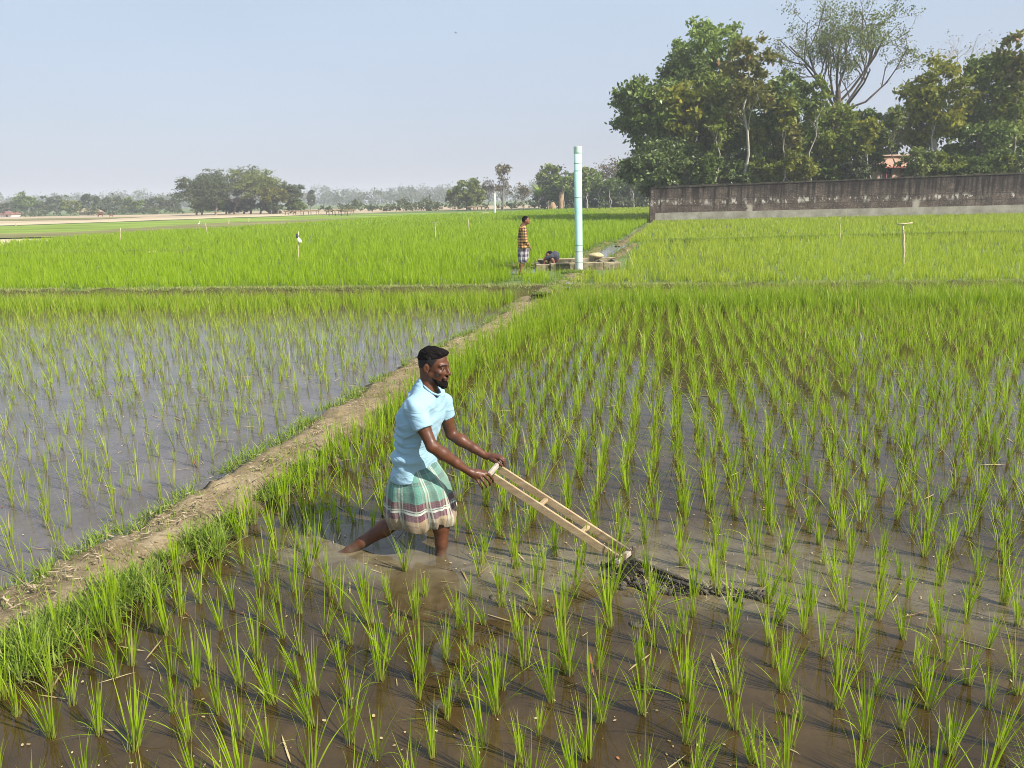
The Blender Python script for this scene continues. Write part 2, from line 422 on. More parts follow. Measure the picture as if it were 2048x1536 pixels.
kp = NM('path_earth'); v = kp.obj()
base = kp.ramp(kp.noise(v, 3.0, 8.0, 0.7), [(0.3, (0.125, 0.095, 0.05)), (0.5, (0.24, 0.185, 0.108)), (0.72, (0.35, 0.285, 0.185))])
base = kp.mix(kp.ramp(kp.noise(v, 22.0, 6.0, 0.7), [(0.52, 0.0), (0.68, 0.75)]), base, (0.12, 0.085, 0.045))
base = kp.mix(kp.ramp(kp.noise(v, 48.0, 4.0, 0.6), [(0.6, 0.0), (0.7, 0.7)]), base, (0.46, 0.36, 0.22))
z = kp.xyz(v)[2]
wet = kp.ramp(z, [(0.02, 1.0), (0.10, 0.0)])
kp.p(Base_Color=kp.mix(kp.math('MULTIPLY', wet, 0.8), base, (0.075, 0.055, 0.03)), Roughness=0.95)
kp.b.inputs['Specular IOR Level'].default_value = 0.15
kp.bump(kp.noise(v, 26.0, 8.0, 0.7), 0.9, 0.02)
prof = [(-1, -0.42, -0.12), (-1, -0.20, 0.0), (-1, -0.06, 0.08), (-1, 0.0, 0.108), (-0.6, 0, 0.122), (-0.3, 0, 0.118), (0, 0, 0.115), (0.3, 0, 0.118), (0.6, 0, 0.122), (1, 0.0, 0.108), (1, 0.06, 0.08), (1, 0.2, 0.0), (1, 0.38, -0.12)]
bund('path', Lp, Rp, prof, kp.m, kind='structure')

# water of the two near fields
def silt_at(q):
    seg = np.array([gxy(690, 1100, 0), gxy(900, 1130, 0), gxy(1250, 1130, 0), gxy(1520, 1190, 0)])
    d = polydist(q, seg); seg2 = np.array([gxy(1250, 1080, 0), gxy(1600, 1120, 0), gxy(2100, 1230, 0)]); d2 = polydist(q, seg2)
    w = 0.35 * fbm(np.concatenate([q * 1.6, np.zeros((len(q), 1))], 1), 21, 3)
    w2 = 0.25 * fbm(np.concatenate([q * 5.0, np.zeros((len(q), 1))], 1), 25, 3)
    f = lambda d, r: np.clip(1 / (1 + np.exp((d / r - 1.0 - w * 1.6 - w2) * 4.0)), 0, 1)
    return np.maximum(f(d, 0.32), 0.65 * f(d2, 0.30))
def water_mat(name, mudA, mudB, silt, ripple, rip_scale):
    k = NM(name); v = k.obj()
    n1 = k.ramp(k.noise(v, 1.3, 6.0, 0.6), [(0.38, 0.0), (0.66, 1.0)])
    c = k.mix(n1, mudA, mudB)
    c = k.mix(k.ramp(k.noise(v, 14.0, 5.0, 0.65), [(0.45, 0.0), (0.8, 0.45)]), c, tuple(x * 0.45 for x in mudA))
    sm = k.math('MULTIPLY', k.attr('silt'), k.ramp(k.noise(k.obj((1, 1.6, 1)), 3.2, 7.0, 0.62, 1.4), [(0.32, 0.35), (0.6, 1.0)]))
    c = k.mix(sm, c, silt)
    k.p(Base_Color=c, Roughness=0.012, IOR=1.42)
    k.b.inputs['Specular IOR Level'].default_value = 0.5
    h = k.math('ADD', k.noise(k.obj((1, 1.4, 1)), rip_scale, 3.0, 0.5, 0.6), k.math('MULTIPLY', k.noise(v, rip_scale * 3.7, 2.0), 0.35))
    k.bump(h, ripple, 0.01); return k.m
M_wr = water_mat('brown_water', (0.040, 0.025, 0.008), (0.078, 0.051, 0.019), (0.175, 0.145, 0.088), 0.09, 6.0)
M_wl = water_mat('grey_water', (0.095, 0.078, 0.068), (0.14, 0.118, 0.104), (0.2, 0.19, 0.16), 0.28, 10.0)
def pathx(y): o = np.argsort(PATHC[:, 1]); return np.interp(y, PATHC[o, 1], PATHC[o, 0])
for nm, side, mat in (('water', 1, M_wr), ('water', -1, M_wl)):
    ys = np.concatenate([np.arange(-6, 9, 0.1), np.arange(9, 19.6, 0.25)])
    xs = np.concatenate([np.arange(0, 6, 0.1), np.arange(6, 46, 1.0)]) * side
    px0 = pathx(ys); px0 = np.where(ys < PATHC[:, 1].min(), PATHC[0, 0] + (ys - PATHC[:, 1].min()) * 0.9, px0)
    X = px0[:, None] + xs[None]; Y = np.repeat(ys[:, None], len(xs), 1); Y = np.minimum(Y, bundy(X) + 0.05)
    V = np.stack([X, Y, np.zeros_like(X)], -1).reshape(-1, 3); nx = len(xs)
    i = np.arange(len(ys) - 1)[:, None] * nx + np.arange(nx - 1)[None]; Q = np.stack([i, i + 1, i + nx + 1, i + nx], -1).reshape(-1, 4)
    if side < 0: Q = Q[:, ::-1]
    sl_ = silt_at(V[:, :2]) if side > 0 else np.zeros(len(V))
    tag(link(nm, mesh_np(nm, V, Q, {'silt': sl_}, [mat], smooth=True)), kind='structure')

# earth bank across the scene, stepping up to the far fields
kb = NM('bank_earth'); v = kb.obj()
gr = kb.ramp(kb.noise(v, 2.2, 7.0, 0.65), [(0.4, 0.0), (0.62, 1.0)])
kb.p(Base_Color=kb.mix(gr, (0.085, 0.068, 0.032), (0.10, 0.12, 0.028)), Roughness=0.95)
kb.b.inputs['Specular IOR Level'].default_value = 0.1
kb.bump(kb.noise(v, 18.0, 8.0, 0.7), 1.0, 0.04)
bnk = [bl - bdir * 22, br + bdir * 22]
bnk = resample(np.array(bnk), 0.5); off = 0.14
bank_prof = [(-1, -0.40, ZF - 0.06), (-1, -0.12, ZF + 0.03), (-0.5, 0, ZF + 0.06), (0.5, 0, ZF + 0.06), (1, 0.06, ZF + 0.02), (1, 0.16, ZF - 0.12), (1, 0.24, 0.05), (1, 0.42, -0.1)]
bund('earth_bank', bnk + bnor * off, bnk - bnor * off, bank_prof, kb.m, 0.12, 0.05, kind='structure')

# low grassy ridges further out, the channel and the footpath to the wall corner
def ridge(p0, p1, w=0.22, h=0.13, mat=None, name='earth_bank', amp=0.04, step=0.25):
    ln = resample(np.array([p0, p1]), 1.0); t = (p1 - p0) / np.linalg.norm(p1 - p0); nr = np.array([-t[1], t[0]])
    return bund(name, ln + nr * w / 2, ln - nr * w / 2, [(-1, -0.25, ZF - 0.05), (-1, 0, ZF + h * 0.8), (0, 0, ZF + h), (1, 0, ZF + h * 0.8), (1, 0.25, ZF - 0.05)], mat or kb.m, step, amp, kind='structure')
RIDGES = [(gxy(-300, 520, ZF), gxy(430, 507, ZF)), (gxy(1300, 488, ZF), gxy(2300, 463, ZF)), (gxy(660, 500, ZF), gxy(1010, 540, ZF)),
          (gxy(120, 478, ZF), gxy(640, 447, ZF))]
RIDGES = RIDGES[:2] + RIDGES[3:]
for a, b in RIDGES: ridge(a, b)
far_path = [gxy(1235, 494, ZF), gxy(1262, 474, ZF), gxy(1300, 449, ZF)]
ln = np.array(far_path); bund('path', ln + np.array([-0.12, 0]), ln + np.array([0.12, 0]), [(-1, -0.12, ZF - 0.06), (-1, 0, ZF + 0.03), (0, 0, ZF + 0.04), (1, 0, ZF + 0.03), (1, 0.12, ZF - 0.06)], M_mudedge, 0.2, 0.04, kind='structure')
ln = np.array([gxy(1092, 590, ZF), gxy(1120, 572, ZF), gxy(1150, 552, ZF)]); bund('path', ln + np.array([-0.2, 0]), ln + np.array([0.2, 0]), [(-1, -0.2, ZF - 0.06), (-1, 0, ZF + 0.05), (0, 0, ZF + 0.06), (1, 0, ZF + 0.05), (1, 0.2, ZF - 0.06)], kp.m, 0.15, 0.03, kind='structure')

M_pool = water_mat('channel_water', (0.16, 0.15, 0.14), (0.20, 0.19, 0.175), (0.2, 0.19, 0.17), 0.12, 9.0)
def sheet(name, pix, z, mat, kind='structure', jag=0.0):
    pts = np.array([G(*q, z) for q in pix])
    if jag:
        pts = resample(np.concatenate([pts, pts[:1]]), np.linalg.norm(np.diff(pts, axis=0), axis=1).sum() / 60)[:-1]
        pts[:, 1] += jag * fbm(pts * np.array([0.25, 0.25, 0]), 31, 2); 
    me = mesh_np(name, pts, [np.arange(len(pts))[None]], mats=[mat])
    if me.polygons[0].normal.z < 0: me.flip_normals()
    return tag(link(name, me), kind=kind)
CHAN = [(1168, 528), (1208, 526), (1226, 508), (1258, 490), (1238, 487), (1212, 492), (1184, 512)]
sheet('water', CHAN, ZF + 0.012, M_pool)
PUD = [(1008, 541), (1032, 537), (1075, 535), (1078, 545), (1040, 549), (1012, 547)]
sheet('water', PUD, ZF + 0.010, M_pool, jag=0.06)
sheet('water', [(1118, 578), (1140, 575), (1152, 566), (1134, 564)], ZF + 0.075, M_pool)
# muddy edges of channel and puddle
def edge_heap(line, w, h, z=ZF):
    ln = resample(np.array([gxy(*q, z) for q in line]), 0.15); t = np.gradient(ln, axis=0); t /= np.linalg.norm(t, axis=1)[:, None]
    nr = np.stack([-t[:, 1], t[:, 0]], 1)
    bund('earth_bank', ln + nr * w / 2, ln - nr * w / 2, [(-1, -w * 0.6, z - 0.05), (-1, 0, z + h * 0.8), (0, 0, z + h), (1, 0, z + h * 0.8), (1, w * 0.6, z - 0.05)], M_mudedge, 0.1, 0.05, kind='structure')
edge_heap([(990, 540), (1035, 534), (1080, 530)], 0.35, 0.10)
edge_heap([(1150, 530), (1180, 508), (1212, 488), (1238, 483)], 0.22, 0.05)
edge_heap([(1218, 527), (1242, 507), (1268, 489)], 0.2, 0.04)

# far bands of fields on the left: stubble, pale straw, fallow
M_stub = plain('dry_stubble', (0.42, 0.33, 0.22), 0.25, 0.25, 0.95, 0.4, 0.05, (0.3, 1, 1), 0.1)
M_straw = plain('pale_straw', (0.50, 0.42, 0.27), 0.2, 0.4, 0.95, 0.4, 0.05, (0.3, 1, 1), 0.1)
M_fallow = plain('fallow_weeds', (0.19, 0.18, 0.07), 0.35, 0.3, 0.95, 0.5, 0.05, (0.3, 1, 1), 0.1)
M_grn = plain('young_rice_field', (0.195, 0.275, 0.040), 0.45, 0.3, 0.9, 0.4, 0.05, (0.25, 1, 1), 0.1)
sheet('dry_field', [(-400, 454), (0, 452), (300, 441), (640, 429), (900, 420), (1330, 411.5), (1330, 407), (900, 412), (640, 418.5), (300, 429), (0, 434), (-400, 440)], ZF + 0.02, M_stub, jag=1.2)
sheet('dry_field', [(-300, 446), (180, 439), (300, 433.5), (100, 436.5), (-300, 441)], ZF + 0.06, M_fallow, jag=1.5)
sheet('dry_field', [(-300, 456), (0, 451.5), (310, 440.5), (640, 429), (640, 426), (310, 437), (0, 447), (-300, 451)], ZF + 0.05, M_straw, jag=1.5)
sheet('rice_field', [(-300, 478), (0, 473), (300, 462), (640, 446), (900, 430), (1000, 423), (640, 430.5), (310, 442), (0, 453), (-300, 459)], ZF + 0.03, M_grn, jag=1.0)
sheet('fallow_field', [(-300, 480), (0, 476), (200, 472), (420, 459), (640, 447.5), (800, 437), (700, 436), (600, 440), (430, 446), (330, 452), (160, 463), (0, 467), (-300, 472)], ZF + 0.08, M_fallow, jag=0.8)
sheet('dry_field', [(-300, 496), (0, 490), (118, 481), (60, 477.5), (0, 478.5), (-300, 484)], ZF + 0.11, M_straw, jag=0.5)
# ------------------------------------------------------------------ boundary wall
wA = G(1310, 445, ZF); wB = wA + (G(2048, 428, ZF) - wA) * 2.0
wB[1] = wA[1] - 3.0
wd = (wB - wA)[:2]; wL = np.linalg.norm(wd); wd /= wL; wn_ = np.array([-wd[1], wd[0]])
kw_ = NM('stained_concrete'); v = kw_.obj()
n1 = kw_.noise(kw_.obj((0.6, 0.6, 0.9)), 1.6, 9.0, 0.72); st = kw_.noise(kw_.obj((3.0, 3.0, 0.22)), 1.0, 6.0, 0.6); sp = kw_.noise(v, 2.6, 4.0, 0.5); fine = kw_.noise(v, 9.0, 6.0, 0.7)
c = kw_.ramp(n1, [(0.3, (0.025, 0.019, 0.015)), (0.5, (0.075, 0.057, 0.046)), (0.7, (0.17, 0.135, 0.11))])
c = kw_.mix(kw_.ramp(st, [(0.55, 0.0), (0.78, 0.25)]), c, (0.24, 0.20, 0.175))
c = kw_.mix(kw_.ramp(st, [(0.26, 0.5), (0.40, 0.0)]), c, (0.018, 0.016, 0.014))
zz = kw_.xyz(v)[2]
band = kw_.ramp(kw_.math('ABSOLUTE', kw_.math('SUBTRACT', zz, 1.78)), [(0.0, 1.0), (0.34, 0.0)])
c = kw_.mix(kw_.math('MULTIPLY', kw_.ramp(kw_.noise(kw_.obj((1.6, 1.6, 0.8)), 1.3, 5.0, 0.6), [(0.53, 0.0), (0.62, 0.9)]), band), c, (0.46, 0.43, 0.39))
c = kw_.mix(kw_.ramp(fine, [(0.52, 0.0), (0.66, 0.6)]), c, (0.30, 0.26, 0.23))
drip = kw_.ramp(kw_.math('ADD', kw_.math('MULTIPLY', zz, 0.14), kw_.math('MULTIPLY', kw_.noise(kw_.obj((4.0, 4.0, 0.15)), 1.0, 5.0, 0.6), 0.95)), [(0.70, 0.0), (0.93, 0.9)])
c = kw_.mix(drip, c, (0.012, 0.010, 0.009))
spots = kw_.ramp(kw_.noise(kw_.obj((2.3, 2.3, 1.3)), 1.0, 4.0, 0.55), [(0.585, 0.0), (0.61, 0.95)])
c = kw_.mix(kw_.math('MULTIPLY', spots, band), c, (0.52, 0.49, 0.44))
for h in (1.52, 2.02):                       # course joints
    c = kw_.mix(kw_.ramp(kw_.math('ABSOLUTE', kw_.math('SUBTRACT', zz, h)), [(0.0, 0.8), (0.03, 0.0)]), c, (0.015, 0.013, 0.012))
xw = kw_.xyz(v)[0]
for cx, w, lo, hi in ((7.4, 0.22, 0.7, 1.6), (20.2, 0.3, 0.2, 1.65), (28.6, 0.2, 1.1, 1.7)):        # lime runs
    f = kw_.ramp(kw_.math('ADD', kw_.math('ABSOLUTE', kw_.math('SUBTRACT', xw, cx)), kw_.math('MULTIPLY', kw_.math('SUBTRACT', sp, 0.5), 0.5)), [(w * 0.5, 0.9), (w * 1.3, 0.0)])
    zn = kw_.math('ADD', zz, kw_.math('MULTIPLY', kw_.math('SUBTRACT', fine, 0.5), 0.7))
    g = kw_.math('MULTIPLY', kw_.ramp(kw_.math('SUBTRACT', zn, lo), [(0.0, 0.0), (0.2, 0.8)]), kw_.ramp(kw_.math('SUBTRACT', hi, zn), [(0.0, 0.0), (0.15, 1.0)]))
    c = kw_.mix(kw_.math('MULTIPLY', f, g), c, (0.42, 0.38, 0.32))
kw_.p(Base_Color=c, Roughness=0.9); kw_.b.inputs['Specular IOR Level'].default_value = 0.15
kw_.bump(kw_.noise(v, 7.0, 8.0, 0.7), 0.7, 0.03)
kq = NM('plinth_concrete'); v = kq.obj()
c = kq.ramp(kq.noise(v, 1.1, 8.0, 0.6), [(0.3, (0.16, 0.15, 0.115)), (0.55, (0.28, 0.265, 0.215)), (0.75, (0.36, 0.345, 0.30))])
c = kq.mix(kq.ramp(kq.noise(kq.obj((2.5, 2.5, 0.3)), 1.0, 5.0), [(0.55, 0.0), (0.75, 0.6)]), c, (0.17, 0.15, 0.115))
kq.p(Base_Color=c, Roughness=0.9); kq.bump(kq.noise(v, 8.0, 6.0), 0.5, 0.02)
M_cope = plain('mossy_coping', (0.055, 0.048, 0.036), 0.6, 2.5, 0.95, 1.0, 0.06, spec=0.1)
def topz(x): return 2.95 + 0.55 * x / 30.0 if x < 24 else 2.95 + 0.55 * 24 / 30 + 0.012 * (x - 24)
wall = thing('boundary_wall', (wA[0], wA[1], 0), 'long blackened concrete boundary wall with pale plinth in front of the trees', 'wall')
ang = math.atan2(wd[1], wd[0]); wall.rotation_euler.z = ang
xs = np.arange(0.0, wL + 0.1, 0.6)
def wallstrip(name, z0f, z1f, t0, t1, mat, jag=0.0):
    V, n = [], len(xs)
    for x in xs:
        a = z0f(x); b = z1f(x) + (jag * float(fbm(np.array([[x * 1.3, 0, 0]]), 4)[0]) if jag else 0)
        V += [(x, -t0, a), (x, -t0, b), (x, t1, b), (x, t1, a)]
    i = np.arange(n - 1)[:, None] * 4
    Q = np.concatenate([np.concatenate([i + k, i + 4 + k, i + 4 + (k + 1) % 4, i + (k + 1) % 4], 1) for k in range(4)])
    e = (n - 1) * 4; Q = np.concatenate([Q, [[0, 1, 2, 3], [e + 3, e + 2, e + 1, e]]])
    return link(name, mesh_np(name, V, Q, mats=[mat]), wall)
wallstrip('masonry', lambda x: 0.98, lambda x: topz(x) - 0.06, 0.0, 0.22, kw_.m)
wallstrip('plinth', lambda x: 0.0, lambda x: 0.98 + 0.003 * x, 0.07, 0.26, kq.m, 0.012)
wallstrip('coping', lambda x: topz(x) - 0.06, lambda x: topz(x) + 0.05, 0.06, 0.28, M_cope, 0.05)
pl_ = MB(); pl_.box((-0.22, 0.1, 1.42), (0.42, 0.44, 2.84), bev=0.015); pl_.box((-0.22, 0.1, 2.9), (0.52, 0.54, 0.1), bev=0.02)
link('end_pillar', pl_.mesh('end_pillar', kw_.m), wall)

# ------------------------------------------------------------------ trees
M_bark = plain('grey_bark', (0.22, 0.185, 0.15), 0.4, 6.0, 0.95, 0.9, 0.03, (1, 1, 0.25), 0.1)
M_bark_d = plain('dark_bark', (0.12, 0.10, 0.085), 0.35, 5.0, 0.95, 0.9, 0.03, (1, 1, 0.25), 0.1)
M_bark_w = plain('pale_bark', (0.42, 0.385, 0.33), 0.3, 5.0, 0.9, 0.6, 0.02, (1, 1, 0.3), 0.1)
M_bark_r = plain('reddish_bark', (0.23, 0.14, 0.085), 0.35, 5.0, 0.95, 0.9, 0.03, (1, 1, 0.25), 0.1)
M_lf = {
    'dark':   leaf_mat('dark_leaves', (0.055, 0.094, 0.015), (0.22, 0.29, 0.056), odd=(0.16, 0.17, 0.05), trans=0.2, rough=0.4),
    'mango':  leaf_mat('mango_leaves', (0.062, 0.095, 0.022), (0.21, 0.27, 0.085), odd=(0.20, 0.20, 0.09), trans=0.18, rough=0.35),
    'mid':    leaf_mat('mid_leaves', (0.095, 0.138, 0.016), (0.30, 0.35, 0.052), odd=(0.24, 0.20, 0.03), trans=0.3),
    'bright': leaf_mat('bright_leaves', (0.13, 0.20, 0.024), (0.28, 0.37, 0.070), odd=(0.3, 0.28, 0.06), trans=0.35),
    'yellow': leaf_mat('yellowing_leaves', (0.110, 0.145, 0.014), (0.36, 0.35, 0.040), odd=(0.42, 0.32, 0.03), trans=0.35),
    'brown':  leaf_mat('browning_leaves', (0.105, 0.125, 0.020), (0.27, 0.245, 0.062), odd=(0.26, 0.13, 0.05), trans=0.3),
    'fine':   leaf_mat('fine_leaves', (0.090, 0.130, 0.026), (0.26, 0.30, 0.075), odd=(0.24, 0.21, 0.06), trans=0.3),
    'grey':   leaf_mat('greyish_leaves', (0.055, 0.078, 0.030), (0.135, 0.160, 0.068), odd=(0.2, 0.18, 0.1), trans=0.25),
    'dry':    leaf_mat('dry_leaves', (0.12, 0.10, 0.045), (0.21, 0.17, 0.08), odd=(0.3, 0.22, 0.1), trans=0.25),
}
def unit(v): return v / (np.linalg.norm(v) + 1e-9)
def grow(mb, p, d, L, r, lev, tips, rg, up=0.15, spread=0.6, nk=(3, 5), thin=0.62, sides=5, wob=0.18):
    k = 4; pts = [p]; dd = d
    for i in range(k):
        dd = unit(dd + rg.normal(0, wob, 3) + np.array([0, 0, up * 0.4])); pts.append(pts[-1] + dd * L / k)
    rad = np.linspace(r, r * 0.55, k + 1); mb.tube(pts, rad, sides if lev > 0 else 3, cap=False)
    if lev == 0: tips.append(pts[-1]); tips.append(pts[-2]); return
    for j in range(rg.integers(*nk) + 0):
        f = rg.uniform(0.35, 1.0); i = min(k - 1, int(f * k)); q = pts[i] + (pts[i + 1] - pts[i]) * (f * k - i)
        a = rg.normal(0, 1, 3); a = unit(a - dd * (a @ dd)); nd = unit(dd * (1 - spread * 0.5) + a * spread + np.array([0, 0, up]))
        grow(mb, q, nd, L * thin * rg.uniform(0.75, 1.2), r * 0.5, lev - 1, tips, rg, up, spread, nk, thin, max(3, sides - 1), wob)
    tips.append(pts[-1])
def leaves(cent, rad, n, size, rg, flat=0.75, droop=0.2):
    m = len(cent); w = rad ** 2; ix = rg.choice(m, n, p=w / w.sum())
    u = rg.normal(0, 1, (n, 3)); u /= np.linalg.norm(u, axis=1)[:, None]; rr = np.minimum(np.abs(rg.normal(0.62, 0.42, n)), 1.9)
    c = cent[ix] + u * (rr * rad[ix])[:, None] * np.array([1, 1, flat])
    ax = u * 0.7 + rg.normal(0, 0.6, (n, 3)); ax[:, 2] -= droop; ax /= np.linalg.norm(ax, axis=1)[:, None]
    b = np.cross(ax, rg.normal(0, 1, (n, 3))); b /= np.linalg.norm(b, axis=1)[:, None] + 1e-9
    s = (size * rg.uniform(0.6, 1.35, n))[:, None]
    V = np.stack([c - ax * s * 0.5, c + b * s * 0.26 - ax * s * 0.05, c + ax * s * 0.5, c - b * s * 0.26 - ax * s * 0.05], 1).reshape(-1, 3)
    Q = np.arange(4 * n).reshape(-1, 4); ct = rg.random(m)
    t = np.clip(ct[ix] * 0.55 + rg.random(n) * 0.45, 0, 1) * 0.92; t = np.where(rg.random(n) < 0.03, 0.97, t)
    return V, Q, np.repeat(t, 4)
def tree(name, label, cat, base, h, cw, cb, leaf='dark', bark=None, seed=1, n=6000, size=0.24, style='round', lean=(0, 0), group=None, r0=None, cd=None, trunk_wob=0.25, tipshare=0.5):
    rg = np.random.default_rng(seed); base = np.array(base, float); bark = bark or M_bark; cd = cd or cw
    t = thing(name, base, label, cat, group); mb = MB(); tips = []
    if style not in ('umbrella', 'bare'): n = int(n * 1.35); size *= 1.22
    r0 = r0 or 0.012 * h + 0.05; ln = np.array([lean[0], lean[1], 0.0])
    th = h * (0.82 if style in ('round', 'tall') else 0.45 if style == 'umbrella' else 0.58)
    if style == 'shrub': th = h * 0.5
    k = 7; tp = [np.array([0, 0, -0.15])]
    for i in range(1, k + 1):
        f = i / k; tp.append(np.array([trunk_wob * rg.normal() * f ** 0.6, trunk_wob * rg.normal() * f ** 0.6, th * f]) + ln * f)
    tp = np.array(tp); tr = np.linspace(r0, r0 * 0.3 if style in ('round', 'tall') else r0 * 0.7, k + 1); tr[0] *= 1.3; mb.tube(tp, tr, 8, cap=False)
    def at(f): i = min(k - 1, int(f * k)); return tp[i] + (tp[i + 1] - tp[i]) * (f * k - i)
    cz = (cb + h) / 2; ch = (h - cb) / 2
    if style in ('round', 'tall', 'shrub'):
        for j in range(11 if style != 'tall' else 9):
            f = rg.uniform(max(0.12, cb / th * 0.75), 1.0); f = min(f, 0.98); p = at(f); a = rg.uniform(0, 2 * math.pi)
            zt = p[2] + rg.uniform(0.05, 0.5) * (h - p[2]); rel = np.clip(1 - ((zt - cz) / ch) ** 2, 0.15, 1) ** 0.5
            q = np.array([math.cos(a) * cw / 2 * rel, math.sin(a) * cd / 2 * rel, 0]) * rg.uniform(0.6, 0.95) + ln * 0.9; q[2] = zt
            grow(mb, p, unit(q - p), np.linalg.norm(q - p) * 0.75, r0 * 0.4 * (1.05 - f * 0.6), 2, tips, rg, 0.1, 0.7, (2, 4), 0.5)
    else:                                # spreading umbrella or bare crown
        lv = 4 if style == 'bare' else 3
        for j in range(10 if style == 'bare' else 8):
            p = at(rg.uniform(0.6, 1.0) if style != 'bare' else rg.uniform(0.72, 1.0)); a = j * 2.4 + rg.uniform(-0.4, 0.4); rel = rg.uniform(0.35, 0.8)
            q = np.array([math.cos(a) * cw / 2 * rel, math.sin(a) * cd / 2 * rel, h * (rg.uniform(0.72, 0.97) if style != 'bare' else rg.uniform(0.66, 0.98))])
            grow(mb, p, unit(q - p), np.linalg.norm(q - p) * 0.72, r0 * (0.36 if style == 'bare' else 0.45), lv, tips, rg, 0.06 if style == 'bare' else 0.13, 0.66, (2, 5) if style == 'bare' else (3, 5), 0.58, 6, 0.13)
    link('trunk', mb.mesh('trunk', bark, smooth=True), t)
    tips = np.array(tips)
    if n:
        if style in ('umbrella', 'bare'):
            c = tips; r = np.full(len(c), cw * (0.036 if style == 'bare' else 0.07)); fl = 0.5 if style == 'bare' else 0.34
        else:
            m = max(34, int(n / 120)); u = rg.normal(0, 1, (m, 3)); u /= np.linalg.norm(u, axis=1)[:, None]
            rr = rg.uniform(0.45, 1.0, m) ** 0.6 * (0.86 + 0.22 * fbm(u * 1.7 + seed, seed, 2))
            s = u * rr[:, None] * np.array([cw / 2, cd / 2, ch]) * 0.96; r_boost = 1.9 if n < 1200 else 1.0; s[:, 2] += cz; s[:, :2] += ln[:2] * (s[:, 2:] / h)
            tt = tips[rg.choice(len(tips), int(m * tipshare))] if tipshare else np.zeros((0, 3))
            c = np.concatenate([s, tt]); r = r_boost * rg.uniform(0.45, 1.35, len(c)) * min(cw, 2 * ch) * 0.105; fl = 0.72
        V, Q, ti = leaves(c, r, n, size, rg, fl)
        V[:, 2] = np.maximum(V[:, 2], 0.05)
        link('crown', mesh_np('crown', V, Q, {'tint': ti}, [M_lf[leaf]]), t)
    return t
def tree_px(name, label, cat, cx, top, wpx, D, bot, trunk_x=None, **kw):
    # crown drawn by its centre, top, width and underside in the photo, standing D metres away
    p = P(cx, top, D); h = p[2] - ZF; w = wpx * D / FPX * 1.0; cb = max(0.4, P(cx, bot, D)[2] - ZF)
    bx = P(trunk_x if trunk_x is not None else cx, 420, D)[0]
    return tree(name, label, cat, (bx, D, ZF), h, w, cb, lean=(p[0] - bx, 0), **kw)

D0 = float(wA[1])
g = 'trees behind the boundary wall'
T = tree_px
T('mango_tree', 'dense dark leafy tree overhanging the left end of the wall', 'tree', 1322, 268, 175, D0 + 2.6, 392, leaf='mango', seed=11, n=11000, size=0.27, group=g, cd=4.6)
T('broadleaf_tree', 'large dark tree leaning out left over the open field', 'tree', 1290, 150, 165, D0 + 5, 300, trunk_x=1345, leaf='dark', seed=12, n=9500, size=0.3, group=g)
T('broadleaf_tree', 'tall dark crowned tree behind the leaning tree at the left of the grove', 'tree', 1372, 84, 130, D0 + 9, 260, leaf='dark', seed=13, n=8000, size=0.3, group=g)
T('broadleaf_tree', 'tall tree with pale bright green top rising above the left of the grove', 'tree', 1418, 28, 165, D0 + 11, 165, leaf='bright', seed=14, n=6500, size=0.32, group=g, bark=M_bark_w, tipshare=0.9)
T('broadleaf_tree', 'mid height tree with yellow green drooping leaves beside the dark leaning tree', 'tree', 1362, 145, 95, D0 + 3.4, 292, leaf='yellow', seed=15, n=4200, size=0.36, group=g)
T('slender_tree', 'slender pale trunked tree with browning crown behind the wall', 'tree', 1503, 50, 115, D0 + 2.2, 205, trunk_x=1482, leaf='brown', seed=16, n=3200, size=0.34, style='tall', group=g, bark=M_bark_w, r0=0.17, tipshare=1.2, trunk_wob=0.3)
T('broadleaf_tree', 'dark shaded tree between the yellow green tree and the pale trunk', 'tree', 1440, 132, 130, D0 + 7, 330, leaf='mid', seed=17, n=8000, size=0.3, group=g)
T('broadleaf_tree', 'dark dense tree right of the slender pale trunk', 'tree', 1580, 128, 120, D0 + 4, 320, leaf='dark', seed=18, n=8500, size=0.3, group=g)
T('rain_tree', 'great spreading tree with thin feathery crown topping the grove', 'tree', 1694, -14, 390, D0 + 8, 215, trunk_x=1662, leaf='fine', seed=23, n=13000, size=0.18, style='bare', trunk_wob=0.12, group=g, bark=M_bark_d, r0=0.33, cd=15)
T('broadleaf_tree', 'olive tree below the great spreading crown', 'tree', 1668, 190, 120, D0 + 5, 335, leaf='mid', seed=20, n=6500, size=0.28, group=g, bark=M_bark_r)
T('broadleaf_tree', 'low dark tree just left of the pink house gap', 'tree', 1735, 205, 75, D0 + 6, 345, leaf='dark', seed=21, n=4200, size=0.26, group=g)
T('young_tree', 'thin young tree with a few hanging yellow leaves left of the pink house', 'tree', 1737, 225, 46, D0 + 2.0, 290, leaf='yellow', seed=22, n=420, size=0.34, style='tall', group=g, r0=0.075, bark=M_bark_w)
T('broadleaf_tree', 'yellowing tree right of the gap with the pink house', 'tree', 1872, 92, 145, D0 + 4, 300, leaf='yellow', seed=26, n=6200, size=0.32, group=g, bark=M_bark_w, tipshare=0.9)
T('bare_tree', 'pale leafless tree behind the yellowing tree', 'tree', 1930, 62, 230, D0 + 22, 260, leaf='dry', seed=25, n=600, size=0.2, style='bare', group=g, bark=M_bark_w, r0=0.28)
T('broadleaf_tree', 'mixed olive tree near the right edge of the grove', 'tree', 1990, 85, 150, D0 + 5, 320, leaf='mid', seed=27, n=8000, size=0.3, group=g)
T('slender_tree', 'tall thin tree with reddish drooping top at the far right', 'tree', 2034, 58, 60, D0 + 3, 150, leaf='brown', seed=28, n=500, size=0.45, style='tall', group=g, r0=0.13)
T('broadleaf_tree', 'dark tree cut off by the right edge of the picture', 'tree', 2060, 120, 150, D0 + 7, 330, leaf='dark', seed=29, n=7000, size=0.3, group=g)
